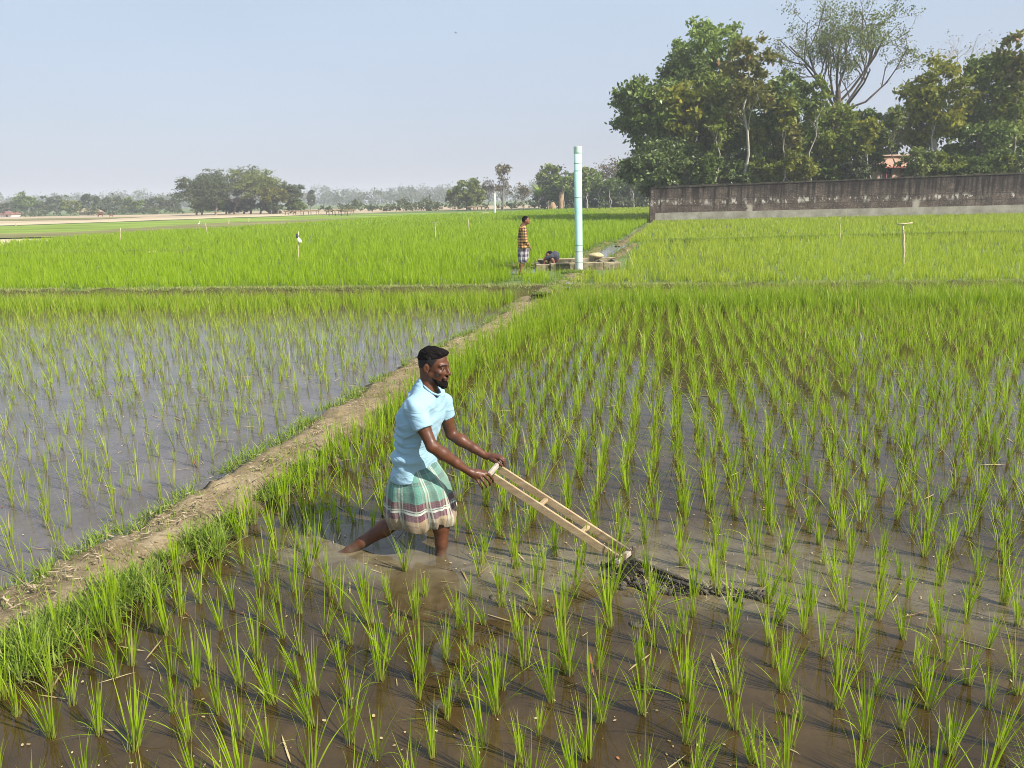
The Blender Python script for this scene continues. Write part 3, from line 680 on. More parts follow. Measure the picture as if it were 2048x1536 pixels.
T('broadleaf_tree', 'dark tree in the lower shade right of the yellowing tree', 'tree', 1960, 215, 110, D0 + 3, 345, leaf='dark', seed=30, n=5200, size=0.28, group=g)
T('broadleaf_tree', 'dim tree deep behind the dark leaning tree', 'tree', 1340, 200, 190, D0 + 16, 380, leaf='dark', seed=31, n=6500, size=0.4, group=g)
T('broadleaf_tree', 'dim tree deep in the grove behind the slender pale trunk', 'tree', 1500, 165, 190, D0 + 16, 385, leaf='dark', seed=32, n=7000, size=0.4, group=g)
T('broadleaf_tree', 'dim tree deep behind the great spreading tree', 'tree', 1650, 215, 150, D0 + 17, 385, leaf='dark', seed=33, n=5500, size=0.4, group=g)
T('broadleaf_tree', 'dim tree deep behind the right part of the grove', 'tree', 1925, 190, 200, D0 + 16, 385, leaf='dark', seed=34, n=7000, size=0.4, group=g)
T('broadleaf_tree', 'dim tree deep behind the right edge of the picture', 'tree', 2085, 190, 170, D0 + 17, 385, leaf='dark', seed=35, n=5000, size=0.4, group=g)
T('broadleaf_tree', 'pale hazy tree standing behind the pink house', 'tree', 1792, 212, 70, D0 + 30, 300, leaf='grey', seed=36, n=1800, size=0.34, group=g)
T('broadleaf_tree', 'light olive tree between the great spreading tree and the gap', 'tree', 1770, 240, 60, D0 + 19, 320, leaf='fine', seed=37, n=2000, size=0.3, group=g)
gs = 'undergrowth along the boundary wall'
for i, (cx, top, w, dd, lf, lab) in enumerate([
    (1415, 300, 80, 1.6, 'dark', 'dark undergrowth bush beside the overhanging tree'), (1470, 318, 70, 2.6, 'mango', 'bush at the foot of the slender pale trunk'),
    (1535, 300, 80, 3.0, 'mid', 'olive bush right of the slender pale trunk'), (1600, 292, 75, 1.8, 'yellow', 'yellow green bush under the dense dark tree'),
    (1660, 318, 70, 3.4, 'dark', 'dark bush at the foot of the great spreading tree'), (1712, 310, 62, 2.0, 'grey', 'greyish bush left of the pink house'),
    (1838, 285, 80, 1.6, 'fine', 'pale green bush just right of the pink house'), (1888, 300, 80, 2.6, 'mid', 'olive bush below the yellowing tree'),
    (1945, 300, 70, 1.8, 'dark', 'dark bush in the right half of the undergrowth'), (2000, 295, 70, 2.4, 'mid', 'olive bush near the right edge'), (2050, 290, 80, 1.8, 'mango', 'dark bush cut by the right edge')]):
    T('bush', lab + ' behind the wall', 'bush', cx, top, w, D0 + dd, 372, leaf=lf, seed=50 + i, n=3200, size=0.24, style='shrub', group=gs)
for i, (cx, w, lab) in enumerate([(1420, 150, 'shaded thicket behind the left part of the wall'), (1540, 150, 'shaded thicket behind the dense dark tree'), (1660, 150, 'shaded thicket behind the great spreading tree'), (1890, 120, 'shaded thicket right of the pink house'), (2010, 160, 'shaded thicket behind the right end of the view')]):
    T('bush', lab, 'bush', cx, 288, w, D0 + 10.5, 392, leaf='dark', seed=70 + i, n=3600, size=0.36, style='shrub', group=gs)
for i, (bx, tx, top, lab, bk) in enumerate([(1441, 1436, 210, 'thin pale trunk left of the slender tree', M_bark_w), (1562, 1575, 190, 'leaning thin pale trunk under the dark dense tree', M_bark_w), (1612, 1640, 150, 'thin crooked trunk with a yellow leaf beside the great tree', M_bark_w),
    (1588, 1580, 230, 'thin brown trunk under the dense dark tree', M_bark), (1787, 1792, 200, 'thin dark stem in front of the pink house', M_bark), (1850, 1880, 160, 'leaning pale trunk right of the pink house', M_bark_w), (2000, 2010, 140, 'thin grey trunk near the right edge', M_bark), (1480, 1520, 230, 'thin crossing stem behind the slender pale trunk', M_bark)]):
    T('slender_tree', lab, 'tree', tx, top, 40, D0 + 1.5 + 0.3 * i, top + 70, trunk_x=bx, leaf=['mid', 'yellow', 'mid', 'brown', 'fine', 'yellow', 'mid', 'mid'][i], seed=80 + i, n=520, size=0.3, style='tall', group=g, r0=0.085, bark=bk)

# pink house behind the grove
hp = P(1790, 352, D0 + 14); hx = hp[0]
M_pink = plain('pink_plaster', (0.74, 0.52, 0.39), 0.12, 1.5, 0.9, 0.3, 0.01)
M_red = plain('red_band', (0.48, 0.17, 0.14), 0.15, 2.0, 0.9, 0.2, 0.01)
M_darkwin = plain('dark_opening', (0.03, 0.03, 0.035), 0.2, 2.0, 0.3, 0.1, 0.01)
hs = thing('pink_house', (hx, D0 + 14, ZF), 'pink plastered house with red band glimpsed through the trees', 'house')
zt = P(1790, 312, D0 + 14)[2] - ZF
q = MB(); q.box((0, 2.5, zt / 2), (3.4, 5.0, zt), bev=0.02); link('wall', q.mesh('wall', M_pink), hs)
q = MB(); q.box((0, 2.5, zt + 0.06), (3.6, 5.3, 0.12), bev=0.02); link('roof', q.mesh('roof', M_pink), hs)
q = MB(); q.box((0, -0.15, zt - 1.05), (3.5, 0.5, 0.16), bev=0.02); link('sunshade', q.mesh('sunshade', M_red), hs)
for wx in (-0.85, 0.95):
    q = MB(); q.box((wx, -0.01, zt - 1.75), (0.9, 0.06, 1.1), bev=0.01); w_ = link('window', q.mesh('window', M_darkwin), hs)
    q = MB(); [q.box((wx + a, -0.05, zt - 1.75), (0.05, 0.05, 1.2)) for a in (-0.47, 0, 0.47)]; [q.box((wx, -0.053, zt - 1.75 + b), (1.0, 0.05, 0.05)) for b in (-0.6, 0.6)]; link('frame', q.mesh('frame', M_red), w_)
# ------------------------------------------------------------------ far trees, huts, cattle, stakes
gr_ = 'spreading trees far across the field'
for i, (cx, top, w, bot, lf, st, lab) in enumerate([
    (392, 374, 76, 398, 'grey', 'umbrella', 'flat topped spreading tree at the left end of the far clump'),
    (468, 362, 84, 390, 'grey', 'umbrella', 'tallest flat topped tree in the middle of the far clump'),
    (500, 359, 70, 388, 'fine', 'umbrella', 'thin feathery tree right of the tallest in the far clump'),
    (545, 371, 50, 412, 'brown', 'round', 'rusty brown rounded tree in the far clump'),
    (580, 380, 44, 400, 'grey', 'umbrella', 'small thin tree at the right end of the far clump'),
    (430, 392, 46, 420, 'dark', 'round', 'low dark tree under the flat topped trees of the far clump'),
    (402, 402, 34, 424, 'dark', 'round', 'low dark bushy tree at the left foot of the far clump'),
    (590, 402, 40, 424, 'dark', 'round', 'low dark tree at the right foot of the far clump'),
    (486, 398, 60, 422, 'grey', 'round', 'grey shaded tree in the centre of the far clump'),
    (430, 366, 74, 392, 'grey', 'umbrella', 'flat topped tree joining the left end and the middle of the far clump'),
    (520, 366, 76, 392, 'fine', 'umbrella', 'thin spreading tree just left of the rusty tree in the far clump'),
    (452, 400, 40, 424, 'dark', 'round', 'low dark tree between the two low trees of the far clump'),
    (540, 400, 44, 424, 'grey', 'round', 'low grey tree under the rusty tree of the far clump')]):
    T('rain_tree' if st == 'umbrella' else 'broadleaf_tree', lab, 'tree', cx, top - 3, w * (1.75 if st == 'umbrella' else 1.15), 158 + 4 * (i % 3), bot, leaf=lf, style=st, seed=100 + i, n=5200, size=0.42, group=gr_, r0=0.2)
gl = 'trees along the far left horizon'
for i, (cx, top, w, lf, lab) in enumerate([
    (6, 402, 50, 'grey', 'hazy tree at the left picture edge beside the red roofed hut'), (48, 391, 44, 'dark', 'rounded dark tree right of the red roofed hut'),
    (82, 404, 40, 'grey', 'low grey tree right of the rounded dark tree at far left'), (112, 398, 50, 'grey', 'hazy tree left of the thatched hut'),
    (140, 404, 36, 'mid', 'small tree just left of the thatched hut'), (178, 391, 46, 'grey', 'domed hazy tree over the thatched hut'),
    (204, 402, 34, 'grey', 'low tree right of the thatched hut'), (232, 395, 48, 'grey', 'feathery hazy tree above the red cow'),
    (264, 400, 40, 'dark', 'dark tree half way between the cow and the far clump'), (310, 396, 40, 'grey', 'hazy tree with thin stems left of the far clump'),
    (345, 402, 36, 'grey', 'low hazy tree against the left end of the far clump'), (622, 381, 16, 'grey', 'narrow upright tree right of the far clump')]):
    T('broadleaf_tree', lab, 'tree', cx, top - 4, w * 1.25, 215 + 5 * (i % 4), 426, leaf=lf, seed=130 + i, n=2600, size=0.55, group=gl, r0=0.18)
gm = 'trees by the far end of the field'
for i, (cx, top, w, bot, D, lf, st, n, lab) in enumerate([
    (934, 357, 84, 418, 150, 'fine', 'round', 6500, 'rounded feathery bamboo like tree left of the far white pipe'),
    (905, 380, 30, 408, 165, 'grey', 'round', 900, 'small thin tree at the left foot of the rounded feathery tree'),
    (1006, 324, 34, 352, 150, 'dry', 'round', 380, 'tall thin sparse tree behind the far white pipe'),
    (1003, 362, 48, 392, 151, 'dry', 'umbrella', 420, 'low bare branched tree around the foot of the tall sparse tree'),
    (976, 362, 50, 395, 154, 'dry', 'umbrella', 420, 'bare branched tree left of the far white pipe'),
    (1047, 370, 40, 400, 152, 'dry', 'umbrella', 420, 'bare branched small tree right of the far white pipe'),
    (1096, 322, 40, 372, 146, 'mid', 'round', 2200, 'tall tree at the left of the wood behind the haystack'),
    (1090, 356, 50, 405, 143, 'grey', 'round', 2000, 'hazy green tree at the left edge of the wood'),
    (1118, 352, 44, 400, 141, 'dark', 'round', 2400, 'dark tree just above the haystack'),
    (1140, 342, 56, 388, 138, 'bright', 'round', 2600, 'bright green rounded tree left of the tall pipe'),
    (1185, 345, 44, 388, 138, 'bright', 'round', 2000, 'bright green tree right of the tall pipe'),
    (1178, 330, 40, 362, 146, 'mid', 'round', 1600, 'taller olive tree behind the bright green tree right of the pipe'),
    (1225, 322, 62, 350, 148, 'dry', 'umbrella', 900, 'grey leafless spreading tree above the dark wood'),
    (1205, 352, 40, 402, 136, 'dark', 'round', 2200, 'dark tree with pale stems right of the bright tree'),
    (1232, 350, 46, 398, 139, 'dark', 'round', 2400, 'dark tree in the middle of the shaded wood'),
    (1262, 350, 50, 400, 137, 'dark', 'round', 2400, 'dark tree in the right part of the shaded wood'),
    (1292, 352, 50, 402, 138, 'grey', 'round', 2400, 'dim tree half hidden by the overhanging tree of the wall'),
    (1110, 345, 80, 412, 158, 'grey', 'round', 3600, 'dim tree deep in the left part of the wood'),
    (1165, 350, 90, 412, 158, 'dark', 'round', 3800, 'dim tree deep behind the bright green trees'),
    (1222, 350, 90, 412, 158, 'dark', 'round', 3800, 'dim tree deep in the middle of the wood'),
    (1275, 352, 90, 412, 158, 'grey', 'round', 3800, 'dim tree deep in the right part of the wood')]):
    T('broadleaf_tree' if lf != 'dry' else 'bare_tree', lab, 'tree', cx, top, w * (1.25 if 6 <= i else 1.0), D, bot + (8 if i >= 6 and st == 'round' else 0), leaf=lf, style=st, seed=160 + i, n=n, size=0.4, group=gm, r0=0.14, bark=M_bark_w if i > 12 else M_bark)
# stems of the wood
gs_ = 'pale stems at the edge of the wood'
for i in range(11):
    cx = 1128 + i * 15.5 + (7 * (i % 3))
    T('slender_tree', 'thin pale stem at the shaded edge of the wood behind the far rice field', 'tree', cx + 2 * (-1) ** i, 352, 14, 133 + (i % 3), 380, trunk_x=cx, leaf='dark', seed=190 + i, n=160, size=0.4, style='tall', group=gs_, r0=0.1, bark=M_bark_w)
# palm
pb = G(1078, 417, ZF); pb = P(1078, 414, 140); pb[2] = ZF
pt = thing('palm_tree', pb, 'small pale green palm left of the haystack', 'palm')
q = MB(); q.tube([(0, 0, -0.1), (0.05, 0, 1.2), (0, 0, 2.4)], [0.14, 0.11, 0.1], 8); link('trunk', q.mesh('trunk', M_bark), pt)
V, Q, A, Tt = ribbons(np.repeat([[0, 0, 2.4]], 26, 0), np.linspace(0, 6.28, 26) * 1.0, rng.uniform(2.4, 3.4, 26), rng.uniform(0.2, 0.9, 26), rng.uniform(0.7, 1.5, 26), np.full(26, 0.55), 6)
link('crown', mesh_np('crown', V, Q, {'tint': Tt, 'along': A}, [M_lf['bright']]), pt)

# scrub along the far edge and the distant woodland
def mass(name, label, cat, rows, leaf, size, seed, kind='stuff'):
    rg = np.random.default_rng(seed); C_, R, N = [], [], 0
    for (x0, x1, D, h, n, m) in rows:
        for i in range(m):
            px = rg.uniform(x0, x1); b = P(px, 420, D * rg.uniform(0.94, 1.06)); hh = h * rg.uniform(0.55, 1.1)
            for k in range(5):
                C_.append([b[0] + rg.normal() * hh * 0.28, b[1] + rg.normal() * hh * 0.3, ZF + hh * rg.uniform(0.15, 0.8)]); R.append(hh * rg.uniform(0.18, 0.34))
        N += n
    V, Q, ti = leaves(np.array(C_), np.array(R), N, size, rg, 0.8); V[:, 2] = np.maximum(V[:, 2], ZF + 0.02)
    o = link(name, mesh_np(name, V, Q, {'tint': ti}, [M_lf[leaf]])); return tag(o, label, cat, kind=kind)
mass('distant_woodland', 'hazy continuous belt of woodland along the whole horizon', 'woodland', [(-250, 2300, 620, 14.5, 60000, 420), (-250, 2300, 480, 10.5, 40000, 260)], 'grey', 1.6, 5)
mass('scrub', 'low olive scrub along the far edge of the dry fields', 'scrub', [(-60, 620, 205, 2.6, 5000, 60), (640, 1110, 165, 1.9, 5000, 60), (1110, 1320, 140, 2.2, 9000, 90), (800, 860, 160, 3.0, 900, 6), (690, 720, 168, 3.2, 500, 3)], 'grey', 0.5, 6)

M_thatch = plain('thatch', (0.34, 0.25, 0.16), 0.3, 4.0, 0.95, 0.8, 0.04, (0.5, 0.5, 2), 0.1)
M_mudwall = plain('mud_wall', (0.40, 0.31, 0.23), 0.2, 1.0, 0.95, 0.4, 0.02)
M_wood = plain('weathered_wood', (0.33, 0.26, 0.18), 0.3, 5.0, 0.85, 0.5, 0.01, (1, 1, 0.3))
M_redroof = plain('red_roof_sheet', (0.25, 0.115, 0.095), 0.2, 1.0, 0.7, 0.2, 0.01)
M_white = plain('white_cloth', (0.75, 0.74, 0.70), 0.08, 3.0, 0.8, 0.2, 0.01)
def hut(label, px, py_base, D, wpx, hpx, wallmat, roofmat, depth=4.0, eave=0.45):
    b = P(px, py_base, D); b[2] = ZF; w = wpx * D / FPX; h = hpx * D / FPX
    t = thing('hut', b, label, 'hut'); q = MB(); q.box((0, depth / 2, h * 0.29), (w * 0.86, depth, h * 0.58)); link('wall', q.mesh('wall', wallmat), t)
    V = [(-w / 2, -eave, h * 0.5), (w / 2, -eave, h * 0.5), (w * 0.36, depth / 2, h), (-w * 0.36, depth / 2, h), (w / 2, depth + eave, h * 0.5), (-w / 2, depth + eave, h * 0.5)]
    V2 = [(x, y, z - 0.14) for x, y, z in V]; F = [[0, 1, 2, 3], [3, 2, 4, 5], [7, 6, 9 - 0, 8][:0] or [6, 9, 8, 7], [9, 11, 10, 8], [0, 6, 7, 1], [1, 7, 10, 4], [4, 10, 11, 5], [5, 11, 6, 0]]
    T3 = [[1, 4, 2], [0, 3, 5], [7, 8, 10], [6, 11, 9]]
    link('roof', mesh_np('roof', V + V2, [np.array(F), np.array(T3)], mats=[roofmat]), t)
    q = MB(); q.box((w * 0.1, -0.02, h * 0.22), (w * 0.12, 0.06, h * 0.42)); link('door', q.mesh('door', M_darkwin), t); return t
hut('thatched hut with pale walls under the domed hazy tree', 174, 435, 205, 34, 14, M_mudwall, M_thatch)
hut('red roofed hut at the far left edge of the fields', 12, 437, 205, 26, 11, M_white, M_redroof)
def rack(label, px, py, D, wpx, hpx):
    b = P(px, py, D); b[2] = ZF; w = wpx * D / FPX; h = hpx * D / FPX
    t = thing('open_shed', b, label, 'shed'); q = MB(); n = max(4, int(w / 1.2))
    for i in range(n + 1):
        for y in (0, 1.6): link('post', MB().tube([(-w / 2 + w * i / n, y, -0.1), (-w / 2 + w * i / n, y, h)], 0.06, 6).mesh('post', M_wood), t)
    V, Q, A, Tt = ribbons(np.stack([rng.uniform(-w / 2 - 0.3, w / 2 + 0.3, 500), rng.uniform(-0.3, 1.9, 500), np.full(500, h)], 1), rng.uniform(0, 6.28, 500), rng.uniform(0.3, 0.7, 500), np.full(500, 1.3), rng.uniform(0, 0.6, 500), np.full(500, 0.2), 2)
    q = MB(); q.box((0, 0.8, h - 0.03), (w + 0.5, 2.3, 0.16), bev=0.03); q.add(V, Q); link('roof', q.mesh('roof', M_thatch), t)
rack('long low vegetable trellis in front of the far clump of trees', 602, 428, 135, 60, 8)
rack('low open trellis shed in the dry field right of the far clump', 678, 430, 118, 48, 11)
rack('small trellis left of the far white pipe', 955, 419, 140, 30, 8)
# haystack
hb = P(1105, 417, 133); hb[2] = ZF
M_hay = plain('hay', (0.33, 0.22, 0.13), 0.3, 3.0, 0.95, 0.9, 0.05, (1, 1, 0.4), 0.1)
hy = MB(); hy.lathe((0, 0, 0), [(0.55, -0.05), (0.62, 0.2), (0.6, 0.6), (0.48, 1.0), (0.24, 1.28), (0.02, 1.36)], 20); V = hy.V[0]; V *= 1 + 0.06 * fbm(V * 2.5, 3)[:, None]
tag(link('haystack', hy.mesh('haystack', M_hay, smooth=True), loc=hb), 'pointed brown haystack at the edge of the wood', 'haystack')
hb = P(1122, 414, 134); hb[2] = ZF
hy = MB(); hy.lathe((0, 0, 0), [(0.4, -0.05), (0.42, 1.0), (0.4, 2.2), (0.2, 2.9), (0.02, 3.0)], 16); V = hy.V[0]; V *= 1 + 0.08 * fbm(V * 2.5, 8)[:, None]
tag(link('straw_stack', hy.mesh('straw_stack', M_hay, smooth=True), loc=hb), 'narrow upright straw stack right of the pointed haystack', 'haystack')

# pipes
kpv = NM('pvc_paint'); v = kpv.obj(); z = kpv.xyz(v)[2]
c = kpv.ramp(z, [(0.0, (0.60, 0.62, 0.58)), (0.13, (0.55, 0.66, 0.60)), (0.22, (0.36, 0.66, 0.57)), (0.5, (0.30, 0.63, 0.54)), (0.85, (0.44, 0.70, 0.60)), (1.0, (0.55, 0.73, 0.62))])
c = kpv.mix(kpv.ramp(kpv.noise(kpv.obj((0.6, 0.6, 1.3), 'Object'), 3.0, 5.0), [(0.4, 0.0), (0.7, 0.35)]), c, (0.70, 0.74, 0.70))
c = kpv.mix(kpv.ramp(kpv.noise(v, 9.0, 6.0), [(0.55, 0.0), (0.75, 0.35)]), c, (0.34, 0.34, 0.28))
c = kpv.mix(kpv.ramp(kpv.noise(kpv.obj((14, 14, 0.5)), 1.0, 5.0, 0.6), [(0.52, 0.0), (0.7, 0.4)]), c, (0.36, 0.40, 0.35))
kpv.p(Base_Color=c, Roughness=0.45)
M_pipe = kpv.m
M_pvcw = plain('white_pvc', (0.74, 0.76, 0.74), 0.06, 3.0, 0.5, 0.1, 0.005)
M_joint = plain('pipe_joint_grime', (0.17, 0.24, 0.21), 0.3, 8.0, 0.7, 0.2, 0.005)
b = G(1158, 543, ZF); D = b[1]; tp = P(1155.5, 293, D)
pp = thing('standpipe', (b[0], b[1], ZF), 'tall pale turquoise pipe standing upright in front of the concrete tank', 'pipe')
H = tp[2] - ZF; r = 0.108; dx = tp[0] - b[0]
kpv.t.nodes  # height ramp is in metres: scale it to the pipe
mz = kpv.math('DIVIDE', z, H)
for nd in kpv.t.nodes:
    if nd.bl_idname == 'ShaderNodeValToRGB' and len(nd.color_ramp.elements) == 6: kpv.t.links.new(mz, nd.inputs[0])
def pipe_seg(name, z0, z1, rr, mat, open_top=False):
    q = MB(); n = 32; pr = [(rr, z0), (rr, z1)]
    if open_top: pr += [(rr - 0.012, z1), (rr - 0.012, z1 - 0.4)]
    q.lathe((0, 0, 0), pr, n); V = q.V[0]; V[:, 0] += dx * V[:, 2] / H; return link(name, q.mesh(name, mat, smooth=False), pp)
o = pipe_seg('pipe_body', -0.15, H, r, M_pipe, True)
for p in o.data.polygons: p.use_smooth = abs(p.normal.z) < 0.5
for f in (0.075, 0.165, 0.215, 0.6, 0.81, 0.87): pipe_seg('joint_ring', H * f - 0.009, H * f + 0.009, r + 0.003, M_joint)
pipe_seg('collar', H - 0.17, H - 0.005, r + 0.008, M_pipe); pipe_seg('joint_ring', H - 0.19, H - 0.172, r + 0.004, M_joint)
b = G(990, 430, ZF); q = MB(); Dp = b[1]; h = P(990, 387, Dp)[2] - ZF; q.lathe((0, 0, 0), [(0.13, -0.1), (0.13, h), (0.1, h), (0.1, h - 0.3)], 20)
tag(link('standpipe', q.mesh('standpipe', M_pvcw), loc=b), 'white pipe standing far off in the field left of the man', 'pipe')
fb = G(968, 430, ZF); q = MB(); q.box((0, 0, 0.12), (1.6, 0.5, 0.3), bev=0.04); q.box((0.2, 0.55, 0.16), (0.9, 0.3, 0.3), bev=0.04)
tag(link('concrete_trough', q.mesh('concrete_trough', M_straw), loc=fb), 'tiny pale concrete trough at the foot of the far white pipe', 'trough')

# concrete tank
kc = NM('tank_concrete'); v = kc.obj()
c = kc.ramp(kc.noise(v, 4.0, 8.0, 0.65), [(0.3, (0.14, 0.115, 0.065)), (0.5, (0.32, 0.27, 0.17)), (0.7, (0.46, 0.40, 0.27))])
c = kc.mix(kc.ramp(kc.noise(v, 2.6, 6.0, 0.65), [(0.42, 0.0), (0.58, 0.9)]), c, (0.075, 0.075, 0.026))
c = kc.mix(kc.ramp(kc.noise(kc.obj((5, 5, 0.8)), 1.0, 5.0, 0.6), [(0.5, 0.0), (0.66, 0.8)]), c, (0.035, 0.032, 0.02))
kc.p(Base_Color=c, Roughness=0.92); kc.bump(kc.noise(v, 16.0, 6.0), 0.7, 0.02)
M_top = plain('worn_rim', (0.33, 0.275, 0.17), 0.45, 4.0, 0.9, 0.5, 0.015)
f0 = G(1072, 543, ZF); f1 = G(1245, 541, ZF); W = f1[0] - f0[0]; hgt = 0.23
tk = thing('concrete_tank', (f0[0], f0[1] - 0.0, ZF), 'low mossy concrete water tank behind the tall pipe', 'tank')
def blk(name, x0, x1, y0, y1, z1, mat=None, bev=0.025):
    q = MB(); q.box(((x0 + x1) / 2, (y0 + y1) / 2, (z1 - 0.2) / 2), (x1 - x0, y1 - y0, z1 + 0.2), bev=bev); return link(name, q.mesh(name, mat or kc.m), tk)
blk('front_wall', 0.42, 1.98, 0, 0.16, hgt - 0.02); blk('front_wall', 0.0, 0.415, 0.06, 0.22, hgt - 0.05); blk('front_wall', 1.985, W, 0.1, 0.26, hgt - 0.03)
blk('back_wall', 0.1, W, 1.15, 1.31, hgt + 0.02); blk('end_wall', 0.0, 0.16, 0.225, 1.145, hgt - 0.05); blk('end_wall', W - 0.17, W - 0.002, 0.265, 1.145, hgt); blk('divider', 1.95, 2.1, 0.265, 1.145, hgt - 0.01)
for (x0, x1, y0, y1, z) in ((0.425, 1.975, 0.005, 0.155, hgt - 0.02), (0.105, W - 0.005, 1.155, 1.305, hgt + 0.02), (1.99, W - 0.005, 0.105, 0.255, hgt - 0.03), (0.005, 0.41, 0.065, 0.215, hgt - 0.05)):
    q = MB(); q.box(((x0 + x1) / 2, (y0 + y1) / 2, z), (x1 - x0, y1 - y0, 0.034), bev=0.012); link('rim', q.mesh('rim', M_top), tk)
q = MB(); q.box((W / 2, 0.7, 0.08), (W - 0.4, 0.9, 0.02)); link('water_surface', q.mesh('water_surface', M_pool), tk)
sk = P(1192, 524, f0[1] + 1.2); 
q = MB(); q.ball((0, 0, 0.05), (0.24, 0.18, 0.09), n=20, m=12); V = q.V[0]; V *= 1 + 0.1 * fbm(V * 9, 14)[:, None]
tag(link('sack', q.mesh('sack', plain('sackcloth', (0.48, 0.40, 0.22), 0.35, 14.0, 0.95, 0.9, 0.02), smooth=True), loc=(sk[0], f0[1] + 1.23, ZF + hgt + 0.055)), 'pale lumpy sack lying on the back rim of the tank', 'sack')

# stakes and markers
M_bamboo = plain('dry_bamboo', (0.52, 0.44, 0.28), 0.2, 6.0, 0.7, 0.2, 0.005, (1, 1, 0.2))
gsx = 'bamboo stakes in the rice fields'
def stake(label, bx, by, tx, ty, r=0.018, cross=None):
    b = G(bx, by, ZF); D = b[1]; t = P(tx, ty, D) - b; t[1] += 0.02
    o = thing('bamboo_stake', b, label, 'stake', gsx)
    q = MB(); n = 6; pts = [np.array([0, 0, -0.15])] + [t * i / n + np.array([0.012 * (-1) ** i * (0 < i < n), 0, 0]) for i in range(1, n + 1)]; q.tube(pts, np.linspace(r * 1.1, r * 0.85, n + 1), 8)
    for i in range(1, n): q.lathe(t * i / n, [(r * 1.0, -0.012), (r * 1.22, 0), (r * 1.0, 0.012)], 8)
    link('pole', q.mesh('pole', M_bamboo, smooth=True), o)
    if cross:
        a0, a1, zz = cross; q = MB(); q.tube([t * zz + np.array([a0, -r - 0.012, 0.0]), t * zz + np.array([(a0 + a1) / 2, -r - 0.012, 0.01]), t * zz + np.array([a1, -r - 0.012, 0.03])], r * 0.55, 8); link('crossbar', q.mesh('crossbar', M_bamboo, smooth=True), o)
    return o, b, t
stake('straight pale stake in the green field at left', 241, 487, 241, 456, 0.022)
stake('leaning pale stake left of the stake with the bag', 416, 476, 411, 447, 0.022)
stake('thin stake with a thin crossbar near the top left of the man', 871, 482, 870, 444, 0.02, (-0.2, 0.22, 0.97))
stake('slightly leaning stake between the crossbar stake and the man', 939, 468, 936, 437, 0.024)
stake('thin bare stake in front of the wall', 1680, 487, 1680, 434, 0.02)
stake('thick T shaped stake in the right field', 1808, 528, 1807, 447, 0.034, (-0.2, 0.24, 0.985))
stake('thin leaning reed stake right of the channel', 1268, 535, 1254, 498, 0.008)
stake('tiny dark tipped stake far off before the far clump', 457, 449, 458, 440, 0.05)
stake('tiny stake far left on the straw field', 32, 453, 31, 446, 0.05)
stake('tiny stake near the far clump of trees', 497, 444, 498, 436, 0.05)
_, b, t = stake('stake carrying a white plastic bag', 596, 528, 597, 463, 0.016)
q = MB(); D = b[1]; c0 = P(598, 481, D)
V = []
for i in range(9):
    f = i / 8
    for k in range(12):
        a = 2 * math.pi * k / 12; w = (0.018 + 0.055 * math.sin(min(1, f * 1.25) * 1.5)) * (1 + 0.25 * math.sin(3 * a + f * 4)); V.append((w * math.cos(a) + 0.07 * f, 0.6 * w * math.sin(a), -0.19 * f + 0.02 * math.sin(5 * a) * f))
i = np.arange(8)[:, None] * 12; kk = np.arange(12)[None]; Q = np.stack([i + kk, i + 12 + kk, i + 12 + (kk + 1) % 12, i + (kk + 1) % 12], -1).reshape(-1, 4)
q.add(np.array(V), Q)
tag(link('plastic_bag', q.mesh('plastic_bag', M_white, smooth=True), loc=(c0[0] - 0.03, D - 0.03, c0[2] + 0.13)), 'crumpled white plastic bag tied to a stake', 'bag')
bdp = q = MB(); q.ball((0, 0, 0), (0.05, 0.05, 0.09), n=10, m=6); q.box((-0.02, -0.03, -0.05), (0.06, 0.02, 0.05), bev=0.006)
tag(link('cloth_scrap', q.mesh('cloth_scrap', plain('dark_cloth', (0.05, 0.06, 0.08), 0.3, 8.0)), loc=(c0[0] - 0.04, D - 0.04, c0[2] + 0.16)), 'small dark rag knotted above the white plastic bag', 'rag')
# pale clods on the left bund and a small white egret
for i, (px, py, w) in enumerate([(296, 506, 0.09), (310, 506.5, 0.16), (330, 507, 0.07), (352, 505, 0.14), (362, 506, 0.10)]):
    b = G(px, py, ZF + 0.12); q = MB(); q.ball((0, 0, 0.03), (w, w * 0.7, w * 0.5), n=10, m=7, jit=0.3); tag(link('dry_clod', q.mesh('dry_clod', M_straw if i < 3 else M_mudedge, smooth=True), loc=b), 'pale dry clod lying on the low bund in the left field', 'clod', 'clods on the left bund')
b = G(398, 452, ZF); q = MB(); q.ball((0, 0, 0.34), (0.2, 0.09, 0.1), n=10, m=7, rot=np.array(Matrix.Rotation(-0.5, 3, 'Y'))); q.tube([(0.12, 0, 0.42), (0.16, 0, 0.6), (0.2, 0, 0.68)], [0.05, 0.03, 0.035], 8); q.tube([(0.2, 0, 0.68), (0.3, 0, 0.66)], [0.02, 0.004], 6)
for s in (-1, 1): q.tube([(0, 0.03 * s, 0.3), (0, 0.03 * s, -0.05)], 0.012, 6)
for _v in q.V: _v *= 0.7
tag(link('egret', q.mesh('egret', M_white, smooth=True), loc=b), 'small white egret standing at the edge of the far field', 'bird')
# bird in the sky
bp = P(911, 66, 70); s = SDF([-0.4, -0.8, -0.3], [0.5, 0.8, 0.4], 0.03); s.cone((-0.25, 0, 0), (0.2, 0, 0), 0.03, 0.06, 0.03).cone((0.2, 0, 0), (0.3, 0, 0.02), 0.05, 0.03, 0.02)
for sg in (-1, 1): s.chain([(0.05, 0, 0.02), (0.1, 0.3 * sg, 0.12), (-0.05, 0.55 * sg, 0.08)], [0.07, 0.045, 0.02], 0.03)
V, Q = s.net(); tag(link('bird', mesh_np('bird', V * 0.45, Q, mats=[plain('dark_feathers', (0.02, 0.02, 0.02), 0.2, 5.0)], smooth=True), loc=bp), 'tiny dark bird flying in the empty sky', 'bird')
